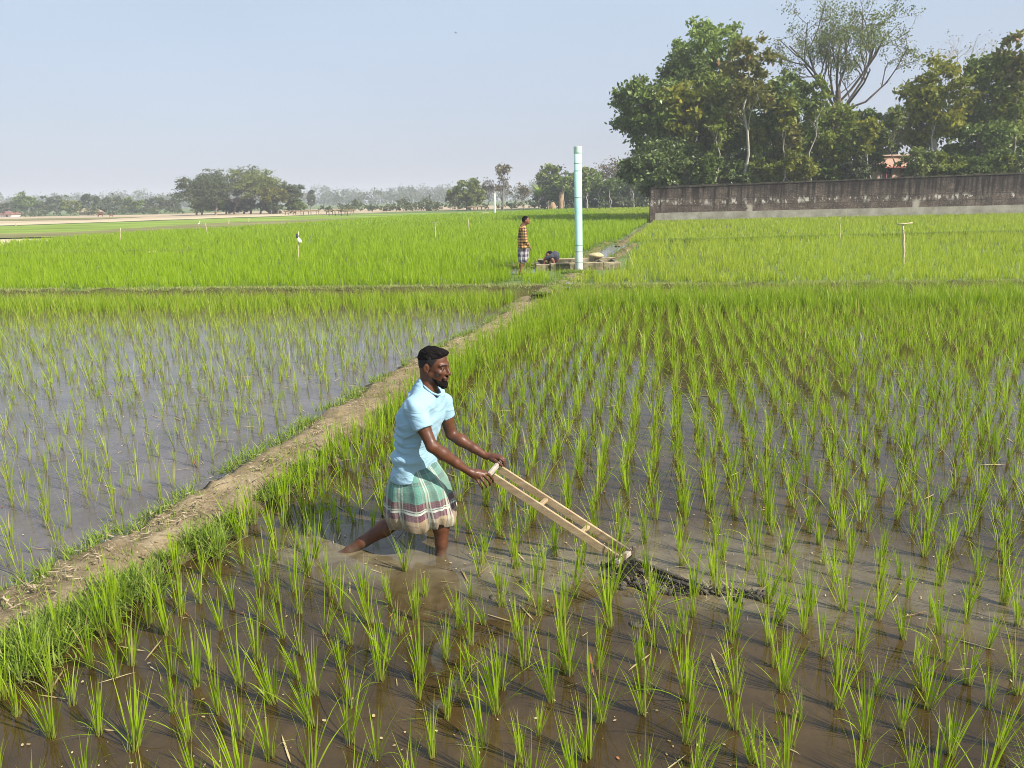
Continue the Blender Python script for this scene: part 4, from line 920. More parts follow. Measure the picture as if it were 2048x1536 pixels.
# cattle
M_cow = plain('reddish_hide', (0.13, 0.052, 0.032), 0.25, 4.0, 0.8, 0.2, 0.01)
def cow(label, px, py, D, sc, ry):
    b = P(px, py, D); b[2] = ZF
    s = SDF([-1.3, -0.5, -0.1], [1.5, 0.5, 1.6], 0.035)
    s.ell((-0.05, 0, 0.92), (0.72, 0.30, 0.34), k=0.05).ell((0.45, 0, 0.95), (0.34, 0.26, 0.36), k=0.08).ell((-0.55, 0, 0.98), (0.3, 0.27, 0.3), k=0.08).ell((0.4, 0, 1.25), (0.2, 0.1, 0.14), k=0.08)
    s.cone((0.65, 0, 1.05), (1.0, 0, 0.85), 0.2, 0.13, 0.05).cone((1.0, 0, 0.88), (1.28, 0, 0.62), 0.13, 0.07, 0.04)
    for y in (-1, 1):
        s.cone((1.0, 0.1 * y, 0.95), (0.95, 0.26 * y, 0.95), 0.035, 0.03, 0.02).cone((1.03, 0.07 * y, 1.0), (1.1, 0.12 * y, 1.12), 0.025, 0.012, 0.01)
        s.chain([(0.5, 0.16 * y, 0.75), (0.5 + 0.05 * y, 0.15 * y, 0.4), (0.5 + 0.06 * y, 0.15 * y, 0.02)], [0.11, 0.06, 0.05], 0.04)
        s.chain([(-0.62, 0.15 * y, 0.85), (-0.52 + 0.04 * y, 0.16 * y, 0.55), (-0.7 + 0.05 * y, 0.16 * y, 0.36), (-0.66 + 0.05 * y, 0.16 * y, 0.02)], [0.17, 0.09, 0.06, 0.05], 0.04)
    s.chain([(-0.82, 0, 1.08), (-0.92, 0.02, 0.8), (-0.9, 0.04, 0.42)], [0.04, 0.025, 0.035], 0.02)
    V, Q = s.net(); o = link('cow', mesh_np('cow', V * sc, Q, mats=[M_cow], smooth=True), loc=b); o.rotation_euler.z = ry
    return tag(o, label, 'cow')
cow('reddish brown cow grazing on the far dry field', 203, 443, 165, 0.72, 0.2)
cow('small reddish calf right of the grazing cow', 224, 442, 165, 0.45, 0.4)
# ------------------------------------------------------------------ rice
M_rice = leaf_mat('rice_leaf', (0.190, 0.320, 0.007), (0.425, 0.565, 0.032), base=(0.33, 0.34, 0.08), odd=(0.52, 0.44, 0.15), trans=0.5, rough=0.42)
M_rice_y = leaf_mat('pale_rice_leaf', (0.215, 0.325, 0.018), (0.46, 0.56, 0.060), base=(0.26, 0.24, 0.09), odd=(0.46, 0.40, 0.16), trans=0.46, rough=0.45)
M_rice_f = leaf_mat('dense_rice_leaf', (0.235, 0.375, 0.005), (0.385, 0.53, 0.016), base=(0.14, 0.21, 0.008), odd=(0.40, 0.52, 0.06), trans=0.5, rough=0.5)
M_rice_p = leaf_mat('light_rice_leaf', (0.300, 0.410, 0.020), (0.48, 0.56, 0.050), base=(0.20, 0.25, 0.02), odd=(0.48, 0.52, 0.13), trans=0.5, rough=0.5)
M_grass = leaf_mat('bank_grass', (0.120, 0.210, 0.016), (0.32, 0.42, 0.065), base=(0.15, 0.15, 0.05), odd=(0.38, 0.32, 0.15), trans=0.35, rough=0.55)

PT = np.array([PATHC[:, 0], PATHC[:, 1]]).T
rowd = np.array([0.20, 0.98]); rowd /= np.linalg.norm(rowd); rowx = np.array([rowd[1], -rowd[0]])
def grid(sx, sy, x0, x1, y0, y1, jit):
    a, b = np.meshgrid(np.arange(-40, 40, sx), np.arange(-20, 60, sy)); a = a.ravel(); b = b.ravel() + (np.round(a / sx) % 2) * sy * 0.5
    q = a[:, None] * rowx + b[:, None] * rowd + rng.normal(0, jit, (len(a), 2))
    return q[(q[:, 0] > x0) & (q[:, 0] < x1) & (q[:, 1] > y0) & (q[:, 1] < y1)]
feet_pts = [G(697, 1100, 0)[:2], G(882, 1108, 0)[:2]]
plough_line = np.array([gxy(1150, 1090, 0), gxy(1250, 1130, 0), gxy(1400, 1165, 0)])
# right hand field
q = grid(0.222, 0.206, -8, 20, 2.0, 18.4, 0.032)
q = q[q[:, 0] > pathx(q[:, 1]) + 0.52]; q = q[q[:, 1] < bundy(q[:, 0]) - 0.28]
q = q[np.min([np.linalg.norm(q - f, axis=1) for f in feet_pts], 0) > 0.13]; q = q[polydist(q, plough_line) > 0.11]
q = q[rng.random(len(q)) > 0.06]
px, py = proj(np.concatenate([q, np.zeros((len(q), 1))], 1)); q = q[~((px > 672) & (px < 800) & (py > 1070) & (py < 1168)) & ~((px > 800) & (px < 935) & (py > 1085) & (py < 1136))]
px, py = proj(np.concatenate([q, np.full((len(q), 1), 0.15)], 1)); vis = (px > -700) & (px < 3300) & (py < 2100); q, px, py = q[vis], px[vis], py[vis]
q = q[np.argsort(np.linalg.norm(q - np.array([0.2, 1.2]), axis=1) + 50.0 * ((px < -60) | (px > 2110) | (py > 1590)))]
near, rest = q[:296], q[296:]
def one_clump(seed, tall=1.0):
    global rng
    keep = rng; rng = np.random.default_rng(seed); nb = int(rng.integers(10, 22))
    p = [clumps(np.zeros((1, 3)), nb, (0.25 * tall, 0.46 * tall), 0.17, 0.28, (0.0062, 0.0115), 0.024, 7)]
    p.append(clumps(np.zeros((1, 3)), max(2, nb // 4), (0.2, 0.42), 0.45, 0.9, (0.006, 0.010), 0.02, 7))
    p.append(clumps(np.array([[0, 0, -0.03]]), nb, (0.07, 0.13), 0.10, 0.1, (0.005, 0.008), 0.028, 2))
    rng = keep
    V, Q, A, Tt, n = [], [], [], [], 0
    for i, (v, f, a, t) in enumerate(p): V.append(v); Q.append(f + n); A.append(a * (0.25 if i == 2 else 1)); Tt.append(t); n += len(v)
    return mesh_np('rice_clump', np.concatenate(V), np.concatenate(Q), {'along': np.concatenate(A), 'tint': np.concatenate(Tt)}, [M_rice])
protos = [one_clump(300 + i) for i in range(28)]
PX, PY = proj(np.concatenate([near, np.zeros((len(near), 1))], 1))
for i, (x, y) in enumerate(near):
    o = link('rice_clump', protos[i % 28], loc=(x, y, 0)); s = float(rng.uniform(0.60, 0.96)) * (0.72 if rng.random() < 0.2 else 1.0); o.scale = (s * rng.uniform(0.9, 1.15), s, s); o.rotation_euler = (rng.normal(0, 0.08), rng.normal(0, 0.08), rng.uniform(0, 6.28))
    if PX[i] < 700 and x < pathx(y) + 1.0: lab, gp = 'green rice clump in brown water close under the grassy side of the earth path', 'rice clumps along the near path side'
    elif PX[i] < 900: lab, gp = 'green rice clump in brown water between the path and the weeding farmer', 'rice clumps in front of the path'
    elif PY[i] < 1190: lab, gp = 'green rice clump in silty water around or beyond the wooden weeder', 'rice clumps around the weeder'
    elif PX[i] < 1480: lab, gp = 'green rice clump in the brown foreground water below the weeder', 'rice clumps in the foreground'
    else: lab, gp = 'green rice clump in the brown foreground water at the lower right', 'rice clumps at the lower right'
    tag(o, lab, 'rice plant', gp)
d = rest[:, 1]
mid = rest[d < 10]; far = rest[d >= 10]
def z3(q, z=0.0): return np.concatenate([q, np.full((len(q), 1), z)], 1)
parts = [clumps(z3(mid), 12, (0.22, 0.40), 0.19, 0.34, (0.006, 0.0102), 0.026, 5, rng.uniform(0.5, 1.0, len(mid))), clumps(z3(mid), 3, (0.2, 0.4), 0.5, 0.9, (0.005, 0.009), 0.02, 5),
         clumps(z3(far), 12, (0.22, 0.40), 0.24, 0.36, (0.008, 0.0135), 0.032, 4, np.clip(rng.uniform(0.62, 0.98, len(far)) + 0.035 * (far[:, 1] - 10), 0.5, 1.2))]
edge = grid(0.16, 0.17, -8, 16, 2.0, 18.2, 0.04); edge = edge[(edge[:, 0] > pathx(edge[:, 1]) + 0.33) & (edge[:, 0] < pathx(edge[:, 1]) + 0.66 + np.clip((edge[:, 1] - 7) * 0.10, 0, 1.4))]
edge = edge[(edge[:, 1] < bundy(edge[:, 0]) - 0.2) & ((edge[:, 1] > 5.6) | (rng.random(len(edge)) < 0.30))]
parts.append(clumps(z3(edge), 14, (0.28, 0.50), 0.18, 0.3, (0.007, 0.012), 0.03, 5, rng.uniform(0.8, 1.15, len(edge))))
xb = rng.uniform(-1, 20, 1800); yb = bundy(xb) - rng.uniform(0.1, 2.2, 1800) ** 1.0; bq = np.stack([xb, yb], 1); bq = bq[bq[:, 0] > pathx(bq[:, 1]) + 0.5]
parts.append(clumps(z3(bq), 13, (0.30, 0.52), 0.24, 0.36, (0.010, 0.017), 0.04, 4))
blades_obj('rice_plants', parts, M_rice, label='thick green rice plants filling the flooded field right of the path', cat='rice plants', kind='stuff')
# left hand field: smaller, sparser
q = grid(0.235, 0.225, -20, 2, 2.4, 18.6, 0.05); q = q[q[:, 0] < pathx(q[:, 1]) - 0.55]; q = q[q[:, 1] < bundy(q[:, 0]) - 0.5]
px, py = proj(z3(q, 0.1)); q = q[(px > -700) & (py < 2100)]; q = q[rng.random(len(q)) > 0.18]
a, b = q[q[:, 1] < 9], q[q[:, 1] >= 9]
sc = lambda n: np.clip(rng.normal(0.86, 0.25, n), 0.35, 1.35)
parts = [clumps(z3(a), 8, (0.17, 0.36), 0.2, 0.3, (0.0045, 0.008), 0.02, 5, sc(len(a))), clumps(z3(b), 8, (0.17, 0.38), 0.22, 0.34, (0.006, 0.0105), 0.025, 4, sc(len(b)) + 0.03 * (b[:, 1] - 9))]
xb = rng.uniform(-20, 0.2, 2300); yb = bundy(xb) - 0.25 - np.abs(rng.normal(0, 1.0, 2300)); bq = np.stack([xb, yb], 1); bq = bq[(bq[:, 0] < pathx(bq[:, 1]) - 0.5) & (bq[:, 1] < bundy(bq[:, 0]) - 0.42)]
nb_ = clumps(z3(bq), 9, (0.24, 0.42), 0.2, 0.28, (0.009, 0.015), 0.04, 4)
blades_obj('rice_plants', [nb_], M_rice, label='taller yellow green rice plants crowding the water edge below the cross bank', cat='rice plants', kind='stuff')
blades_obj('rice_plants', parts, M_rice_y, label='small thin rice plants standing in the grey water left of the path', cat='rice plants', kind='stuff')

# dense upper fields
BX = [-300, 0, 115, 182, 303, 424, 620, 830, 1000, 1150, 1300, 1316, 2048, 2400]; BY = [497, 490, 481, 474.5, 466, 460, 447.5, 433, 426, 419, 412.5, 446, 429, 421]
pump = np.array([f0[0] + W / 2, f0[1] + 0.6])
def far_ok(q, gap=1.0):
    px, py = proj(z3(q, ZF)); ok = (q[:, 1] > bundy(q[:, 0]) + 0.30) & (py > np.interp(px, BX, BY)) & (px > -500) & (px < 2700)
    ok &= ~((np.abs(q[:, 0] - pump[0]) < W / 2 + 0.14) & (q[:, 1] > f0[1] - 0.12) & (q[:, 1] < f0[1] + 1.5))
    ok &= polydist(q, np.array([gxy(*c, ZF) for c in [(1150, 552), (1120, 572), (1092, 590)]])) > 0.34
    ok &= polydist(q, np.array([gxy(*c, ZF) for c in [(1188, 535), (1205, 512), (1243, 489)]])) > 0.95
    ok &= polydist(q, np.array([gxy(*c, ZF) for c in [(1238, 492), (1262, 474), (1302, 446)]])) > 0.3
    ok &= polydist(q, np.array([gxy(*c, ZF) for c in [(1008, 543), (1075, 540)]])) > 0.42
    ok &= ~((q[:, 0] > gxy(1020, 548, ZF)[0]) & (q[:, 0] < f1[0] + 0.1) & (q[:, 1] > f0[1] - 1.6) & (q[:, 1] < f0[1]))
    ok &= polydist(q, np.array([gxy(1040, 565, ZF), gxy(1000, 580, ZF)])) > 0.3
    for r0_, r1_ in RIDGES: ok &= polydist(q, np.array([r0_, r1_])) > 0.26
    return ok
def scatter(y0, y1, dens):
    n = int(dens * 0.95 * (y1 ** 2 - y0 ** 2)); y = np.sqrt(rng.uniform(y0 ** 2, y1 ** 2, n)); x = rng.uniform(-0.95, 0.95, n) * y; return np.stack([x, y], 1)
Lparts, Rparts = [], []
side_line = np.array([gxy(1092, 590, ZF), gxy(1158, 545, ZF), gxy(1243, 489, ZF), gxy(1302, 446, ZF)])
def isleft(q): return q[:, 0] < np.interp(q[:, 1], side_line[:, 1], side_line[:, 0])
for (y0, y1, dens, nb, Lr, w, seg) in ((16.5, 24, 34, 7, (0.22, 0.40), (0.010, 0.016), 3), (24, 36, 22, 6, (0.24, 0.42), (0.015, 0.023), 2), (36, 60, 12, 5, (0.26, 0.42), (0.026, 0.04), 2), (60, 100, 5, 4, (0.28, 0.42), (0.055, 0.08), 2), (100, 165, 2.2, 4, (0.3, 0.42), (0.10, 0.15), 2)):
    q = scatter(y0, y1, dens); q = q[far_ok(q)]; l = isleft(q)
    a = q[l]; Lparts.append(clumps(z3(a, ZF), nb, Lr, 0.2, 0.3, w, 0.06, seg))
    b = q[~l]; b = b[rng.random(len(b)) < 0.8]; Rparts.append(clumps(z3(b, ZF), nb, tuple(0.85 * x for x in Lr), 0.22, 0.3, w, 0.05, seg))
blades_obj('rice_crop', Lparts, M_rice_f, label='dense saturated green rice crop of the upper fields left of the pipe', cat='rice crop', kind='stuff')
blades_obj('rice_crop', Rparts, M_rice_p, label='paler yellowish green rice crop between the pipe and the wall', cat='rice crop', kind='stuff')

# grass on the banks and the path sides
def along(line, off, n, jit):
    ln = resample(line, 0.1); i = rng.integers(0, len(ln) - 1, n); t = np.gradient(ln, axis=0); t /= np.linalg.norm(t, axis=1)[:, None]; nr = np.stack([t[:, 1], -t[:, 0]], 1)
    return ln[i] + nr[i] * (off + rng.normal(0, jit, n))[:, None] + rng.normal(0, 0.04, (n, 2))
HW = np.linalg.norm(Rp - Lp, axis=1).mean() / 2
gp = []
def patchy(q, s, th): return q[fbm(np.concatenate([q * s, np.zeros((len(q), 1))], 1), 77, 3) > th]
qa = patchy(along(Lp, -0.11, 2000, 0.06), 2.4, -0.1); gp.append(clumps(z3(qa, 0.06), 5, (0.05, 0.15), 0.5, 0.8, (0.005, 0.010), 0.03, 4))
qa = patchy(along(Rp, 0.10, 4200, 0.08), 2.6, 0.0); gp.append(clumps(z3(qa, 0.05), 6, (0.035, 0.10), 0.6, 0.9, (0.005, 0.010), 0.03, 4))
qa = patchy(along(Rp[:4], 0.22, 1700, 0.09), 2.2, 0.05); gp.append(clumps(z3(qa, 0.04), 5, (0.10, 0.22), 0.85, 1.1, (0.005, 0.011), 0.03, 5))
qa = patchy(along(PATHC, 0.0, 900, HW * 0.45), 2.5, 0.12); gp.append(clumps(z3(qa, 0.115), 3, (0.03, 0.07), 0.7, 0.8, (0.004, 0.007), 0.02, 3))
xb = rng.uniform(-24, 22, 12000); q = np.stack([xb, bundy(xb) + rng.normal(0.12, 0.12, 12000)], 1); q = patchy(q, 0.9, -0.5); crest = clumps(z3(q, ZF + 0.04), 4, (0.05, 0.12), 0.6, 0.8, (0.012, 0.02), 0.05, 2)
xb = rng.uniform(-24, 22, 7000); q = np.stack([xb, bundy(xb) - rng.uniform(0.02, 0.2, 7000)], 1); q = patchy(q, 1.1, 0.15); gp.append(clumps(z3(q, 0.10), 4, (0.06, 0.16), 0.6, 0.9, (0.012, 0.02), 0.05, 2))
for r0_, r1_ in RIDGES[:2]:
    n = 5000; t = rng.random(n)[:, None]; q = r0_ + (r1_ - r0_) * t + rng.normal(0, 0.1, (n, 2)); gp.append(clumps(z3(q, ZF + 0.08), 3, (0.08, 0.2), 0.5, 0.8, (0.025, 0.04), 0.06, 2))
for ln_ in ([(1148, 530), (1185, 504), (1215, 487), (1240, 484)], [(1212, 527), (1236, 507), (1262, 489), (1300, 452)], [(990, 541), (1035, 535), (1080, 531)], [(1092, 592), (1120, 573), (1150, 553)], [(1130, 545), (1158, 549), (1180, 546)]):
    l2 = np.array([gxy(*c, ZF) for c in ln_]); qa = along(l2, 0.0, 600, 0.16); gp.append(clumps(z3(qa, ZF + 0.03), 4, (0.04, 0.10), 0.5, 0.8, (0.012, 0.02), 0.04, 3))
n = 6000; t = rng.random(n)[:, None]; q = wA[:2] + (wB - wA)[:2] * t - wn_ * np.abs(rng.normal(0.12, 0.15, n))[:, None] - wn_ * 0.1; gp.append(clumps(z3(q, ZF), 3, (0.1, 0.25), 0.4, 0.6, (0.03, 0.05), 0.06, 2))
M_crest = leaf_mat('crest_grass', (0.24, 0.28, 0.07), (0.44, 0.46, 0.16), trans=0.35, rough=0.6)
blades_obj('grass', [crest], M_crest, label='pale short grass along the crest of the cross bank', cat='grass', kind='stuff')
blades_obj('grass', gp, M_grass, label='short weedy grass growing along the banks and path sides', cat='grass', kind='stuff')

# floating bits, straw on the path
M_fleck = leaf_mat('fallen_leaf', (0.30, 0.20, 0.085), (0.56, 0.46, 0.24), odd=(0.42, 0.16, 0.05), trans=0.1, rough=0.6)
def flecks(q, z, smin, smax, ar, name, label, mat, zj=0.0):
    n = len(q); a = rng.uniform(0, 6.28, n); L = rng.uniform(smin, smax, n); w = L * rng.uniform(*ar, n); V = []
    ang8 = np.arange(6) / 6 * 6.283; cx = np.cos(ang8)[None] * L[:, None] / 2; cy = np.sin(ang8)[None] * w[:, None] / 2
    X = q[:, 0:1] + cx * np.cos(a)[:, None] - cy * np.sin(a)[:, None]; Y = q[:, 1:2] + cx * np.sin(a)[:, None] + cy * np.cos(a)[:, None]
    Z = (z if np.ndim(z) else np.full(n, z))[:, None] + rng.normal(0, 0.0012, X.shape) + zj * rng.random((n, 1))
    me = mesh_np(name, np.stack([X, Y, Z], -1).reshape(-1, 3), np.arange(6 * n).reshape(-1, 6), {'tint': np.repeat(rng.random(n), 6), 'along': np.full(6 * n, 0.5)}, [mat])
    return tag(link(name, me), label, 'debris', kind='stuff')
q = np.stack([rng.uniform(-5, 9, 3600), 2.2 + 8.5 * rng.random(3600) ** 1.3], 1); q = q[q[:, 0] > pathx(q[:, 1]) + 0.5]; q = patchy(q, 1.1, -0.3)
flecks(q, 0.0065, 0.007, 0.024, (0.35, 0.75), 'floating_leaves', 'scattered yellow leaf flecks floating on the brown water', M_fleck)
q = np.stack([rng.uniform(-6, 9, 620), 2.2 + 9 * rng.random(620)], 1); q = q[np.abs(q[:, 0] - pathx(q[:, 1])) > 0.5]
flecks(q, 0.008, 0.05, 0.22, (0.03, 0.06), 'floating_straw', 'thin pale straw stems floating on the water', M_fleck)
q = np.stack([rng.uniform(-7, 1, 900), 3 + 9 * rng.random(900)], 1); q = q[q[:, 0] < pathx(q[:, 1]) - 0.5]
flecks(q, 0.006, 0.008, 0.024, (0.35, 0.75), 'floating_leaves', 'small leaf flecks floating on the grey water', M_fleck)
M_strw = leaf_mat('dry_straw', (0.30, 0.22, 0.12), (0.54, 0.44, 0.28), trans=0.1, rough=0.8)
q = along(PATHC, 0.0, 2400, HW * 0.5); q = patchy(q, 1.6, -0.15)
flecks(q, 0.142, 0.012, 0.09, (0.05, 0.16), 'straw_litter', 'dry straw litter trodden into the earth path', M_strw, 0.012)
mb = MB()
for (x, y) in along(PATHC, 0.0, 420, HW * 0.55):
    r = rng.uniform(0.004, 0.014); mb.ball((x, y, 0.124 + r * 0.3), (r, r * 0.8, r * 0.6), n=7, m=5, jit=0.4)
tag(mb.build('earth_crumbs', kp.m, None, True), 'small earth crumbs scattered on the path', 'debris', kind='stuff')
# ------------------------------------------------------------------ the farmer
def skin_mat(name, col, dark):
    k = NM(name); v = k.obj()
    mud = k.ramp(k.math('ADD', k.xyz(v)[2], k.math('MULTIPLY', k.math('SUBTRACT', k.noise(v, 18.0, 5.0, 0.6), 0.5), 0.22)), [(-0.02, 0.7), (0.09, 0.0)])
    k.p(Base_Color=k.mix(mud, k.ramp(k.noise(v, 14.0, 5.0), [(0.3, dark), (0.7, col)]), (0.085, 0.068, 0.048)), Roughness=k.ramp(k.noise(v, 30.0, 4.0), [(0.3, 0.36), (0.7, 0.58)])); k.b.inputs['Specular IOR Level'].default_value = 0.4
    k.b.inputs['Subsurface Weight'].default_value = 0.06; k.b.inputs['Subsurface Radius'].default_value = (0.01, 0.004, 0.002); k.b.inputs['Subsurface Scale'].default_value = 0.3
    k.bump(k.noise(v, 120.0, 3.0), 0.12, 0.004); return k.m
M_skin = skin_mat('brown_skin', (0.130, 0.047, 0.022), (0.070, 0.025, 0.012))
M_lip = plain('dark_lips', (0.065, 0.030, 0.026), 0.1, 20.0, 0.5, 0.1, 0.002)
M_brow = plain('eyebrow_hair', (0.016, 0.011, 0.009), 0.2, 60.0, 0.8, 0.4, 0.003)
M_eye = plain('eye', (0.30, 0.27, 0.24), 0.05, 20.0, 0.2, 0.0, 0.001)
M_nail = plain('nail', (0.30, 0.17, 0.13), 0.05, 20.0, 0.4, 0.0, 0.001)
kh = NM('black_hair'); v = kh.obj((1, 1, 1))
kh.p(Base_Color=kh.ramp(kh.noise(v, 60.0, 4.0), [(0.35, (0.004, 0.003, 0.003)), (0.7, (0.012, 0.009, 0.008))]), Roughness=0.85); kh.b.inputs['Specular IOR Level'].default_value = 0.12; kh.bump(kh.noise(kh.obj((1, 1, 0.4)), 140.0, 4.0, 0.7), 0.9, 0.006)
M_hair = kh.m
kf = NM('cropped_hair'); v = kf.obj()
kf.p(Base_Color=kf.ramp(kf.math('ADD', kf.math('SUBTRACT', kf.xyz(v)[2], float(P(869, 731, 4.735)[2]) - 0.5), kf.math('MULTIPLY', kf.math('SUBTRACT', kf.noise(v, 110.0, 4.0, 0.7), 0.5), 0.05)), [(0.435, (0.060, 0.023, 0.012)), (0.475, (0.030, 0.013, 0.008)), (0.54, (0.006, 0.005, 0.004))]), Roughness=0.85); kf.bump(kf.noise(v, 200.0, 3.0), 0.6, 0.004)
M_fade = kf.m
F = P
FARM = np.array([F(832, 1000, 4.76)[0], 4.76, 0.0])
hd = R_(-20); LAT = np.array([-math.sin(hd), math.cos(hd), 0]); FWD = np.array([math.cos(hd), math.sin(hd), 0])
farmer = thing('person', FARM, 'barefoot farmer in light blue t-shirt and checked lungi pushing a wooden weeder', 'person')
hyaw, hpit = R_(-24), R_(7)
HR = rotz(hyaw) @ np.array(Matrix.Rotation(hpit, 3, 'Y')); HC = F(869, 731, 4.735)
def H_(x, y, z): return HC + HR @ np.array([x, y, z])
s = SDF([-1.28, 4.28, -0.2], [0.14, 5.12, 1.66], 0.0048)
# torso core under the clothes
neckb = F(857, 777, 4.745); chest = F(843, 828, 4.75); belly = F(832, 900, 4.76); pelv = F(834, 962, 4.77)
s.chain([chest, belly, pelv], [0.085, 0.08, 0.10], 0.03)
for sg in (-1, 1): s.cone(chest + LAT * 0.08 * sg, belly + LAT * 0.05 * sg, 0.06, 0.06, 0.03); s.cone(neckb, chest + LAT * 0.13 * sg + np.array([0, 0, 0.04]), 0.05, 0.048, 0.03)
s.cone(H_(-0.028, 0, -0.05), neckb + np.array([-0.01, 0, -0.02]), 0.053, 0.062, 0.02)
# near arm
shN = F(829, 815, 4.585); elN = F(864, 893, 4.50); wrN = F(938, 943, 4.585)
s.chain([shN, (shN + elN) / 2, elN], [0.047, 0.044, 0.037], 0.02)
m_ = elN + (wrN - elN) * 0.28; s.chain([elN, m_, elN + (wrN - elN) * 0.65, wrN], [0.037, 0.041, 0.031, 0.0245], 0.015)
s.cone(elN + (wrN - elN) * 0.1 + np.array([0, -0.01, 0.018]), elN + (wrN - elN) * 0.5 + np.array([0, -0.008, 0.012]), 0.026, 0.018, 0.015)
s.cone(elN + (wrN - elN) * 0.55 + np.array([0, -0.022, 0.008]), wrN + np.array([0, -0.018, 0.008]), 0.008, 0.006, 0.012)
# far arm
shF = F(884, 806, 4.92); elF = F(902, 868, 4.95); wrF = F(972, 912, 4.87)
s.chain([shF, (shF + elF) / 2, elF], [0.050, 0.043, 0.037], 0.02)
m_ = elF + (wrF - elF) * 0.28; s.chain([elF, m_, elF + (wrF - elF) * 0.65, wrF], [0.037, 0.041, 0.031, 0.0245], 0.015)
# hands
def hand(wr, knucks, fingers, thumb, r=0.0088):
    for i, kn in enumerate(knucks): s.cone(wr + (kn - wr) * 0.12, kn, 0.019, 0.0125, 0.012)
    for i in range(3): s.cone((wr + knucks[i]) / 2, (wr + knucks[i + 1]) / 2, 0.017, 0.017, 0.01)
    for f, rr in zip(fingers, (1.0, 1.03, 0.98, 0.85)): s.chain(f, [r * 1.15 * rr, r * 1.08 * rr, r * 0.98 * rr, r * 0.82 * rr][:len(f)], 0.003)
    s.chain(thumb, [0.016, 0.0115, 0.0088], 0.006)
kN = [F(973, 947, 4.605), F(967, 950, 4.59), F(960, 953.5, 4.58), F(953, 957, 4.58)]
fN = [[kN[0], F(981, 952, 4.585), F(986, 959, 4.59), F(986, 964, 4.615)], [kN[1], F(974, 957, 4.572), F(980, 965, 4.58), F(980, 970, 4.605)],
      [kN[2], F(966, 962, 4.565), F(972, 970, 4.572), F(973, 975, 4.60)], [kN[3], F(957, 965, 4.57), F(963, 973, 4.578), F(965, 978, 4.60)]]
hand(wrN, kN, fN, [F(952, 942, 4.60), F(968, 943, 4.635), F(983, 948, 4.67)])
kF = [F(1000, 917, 4.815), F(1001, 914, 4.84), F(1000, 912, 4.865), F(997, 911, 4.885)]
fF = [[kF[0], F(1007, 922, 4.81), F(1008, 929, 4.81), F(1003, 934, 4.815)], [kF[1], F(1008, 919, 4.838), F(1010, 926, 4.838), F(1006, 932, 4.84)],
      [kF[2], F(1007, 916, 4.862), F(1009, 923, 4.862), F(1005, 929, 4.862)], [kF[3], F(1003, 914, 4.885), F(1005, 920, 4.885), F(1002, 926, 4.882)]]
hand(wrF, kF, fF, [F(982, 918, 4.84), F(994, 926, 4.79), F(1004, 931, 4.78)])
# legs: rear leg stretched back, front leg planted
hipN = pelv - LAT * 0.06; hipF = pelv + LAT * 0.085
kneB = F(797, 1038, 4.84); ankB = F(699, 1101, 4.78); kneA = F(889, 1023, 4.725); ankA = F(881, 1112, 4.70)
s.chain([hipF, kneB], [0.085, 0.058], 0.03); dB = ankB - kneB
s.chain([kneB, kneB + dB * 0.3, kneB + dB * 0.72, ankB, ankB + dB * 0.22], [0.056, 0.058, 0.040, 0.032, 0.034], 0.02); s.cone(ankB + dB * 0.2, ankB + dB * 0.2 + np.array([0.12, -0.02, -0.06]), 0.034, 0.022, 0.02)
dA = ankA - kneA; s.chain([hipN, kneA], [0.080, 0.057], 0.03)
s.chain([kneA, kneA + dA * 0.32 + np.array([-0.016, 0, 0]), kneA + dA * 0.7, ankA, ankA + dA * 0.35], [0.058, 0.057, 0.042, 0.034, 0.036], 0.02); s.cone(kneA + np.array([0.02, -0.01, 0.005]), kneA + np.array([0.025, -0.012, -0.045]), 0.036, 0.03, 0.015)
s.cone(ankA + dA * 0.34, ankA + dA * 0.34 + np.array([0.16, -0.05, -0.02]), 0.034, 0.022, 0.02)
# head
rt = HR
s.ell(H_(-0.014, 0, 0.032), (0.098, 0.074, 0.085), rt, 0.01)
s.ell(H_(0.022, 0, -0.03), (0.070, 0.060, 0.078), rt, 0.02)
s.cone(H_(0.052, 0, -0.045), H_(0.062, 0, -0.098), 0.042, 0.024, 0.02)
for sg in (-1, 1):
    s.cone(H_(0.0, 0.047 * sg, -0.055), H_(0.058, 0.016 * sg, -0.1), 0.022, 0.018, 0.02)
    s.ell(H_(0.060, 0.044 * sg, -0.024), (0.022, 0.020, 0.016), rt, 0.014)
    s.cone(H_(0.086, 0.010 * sg, 0.021), H_(0.068, 0.048 * sg, 0.022), 0.0105, 0.009, 0.012)
for sg in (-1, 1):
    s.ell(H_(0.094, 0.031 * sg, -0.001), (0.016, 0.017, 0.011), rt, 0.012, sub=True)
for sg in (-1, 1):
    s.ell(H_(0.074, 0.031 * sg, -0.001), (0.012, 0.0145, 0.0105), rt, 0.004)
    s.cone(H_(0.082, 0.020 * sg, 0.007), H_(0.078, 0.043 * sg, 0.005), 0.0052, 0.005, 0.004)
s.cone(H_(0.087, 0, 0.012), H_(0.112, 0, -0.034), 0.0085, 0.0125, 0.012)
for sg in (-1, 1): s.ell(H_(0.100, 0.0135 * sg, -0.037), (0.012, 0.0085, 0.008), rt, 0.006)
s.cone(H_(0.092, -0.02, -0.064), H_(0.092, 0.02, -0.064), 0.0085, k=0.008); s.cone(H_(0.091, -0.017, -0.077), H_(0.091, 0.017, -0.077), 0.0085, k=0.006)
s.ell(H_(0.076, 0, -0.105), (0.02, 0.022, 0.016), rt, 0.012)
for sg in (-1, 1):
    s.ell(H_(-0.018, 0.078 * sg, -0.010), (0.019, 0.0085, 0.033), rt @ rotz(-0.35 * sg), 0.006); s.ell(H_(-0.012, 0.0865 * sg, -0.006), (0.0085, 0.006, 0.018), rt, 0.004, sub=True)
    s.ell(H_(-0.008, 0.078 * sg, -0.032), (0.009, 0.006, 0.010), rt, 0.004)
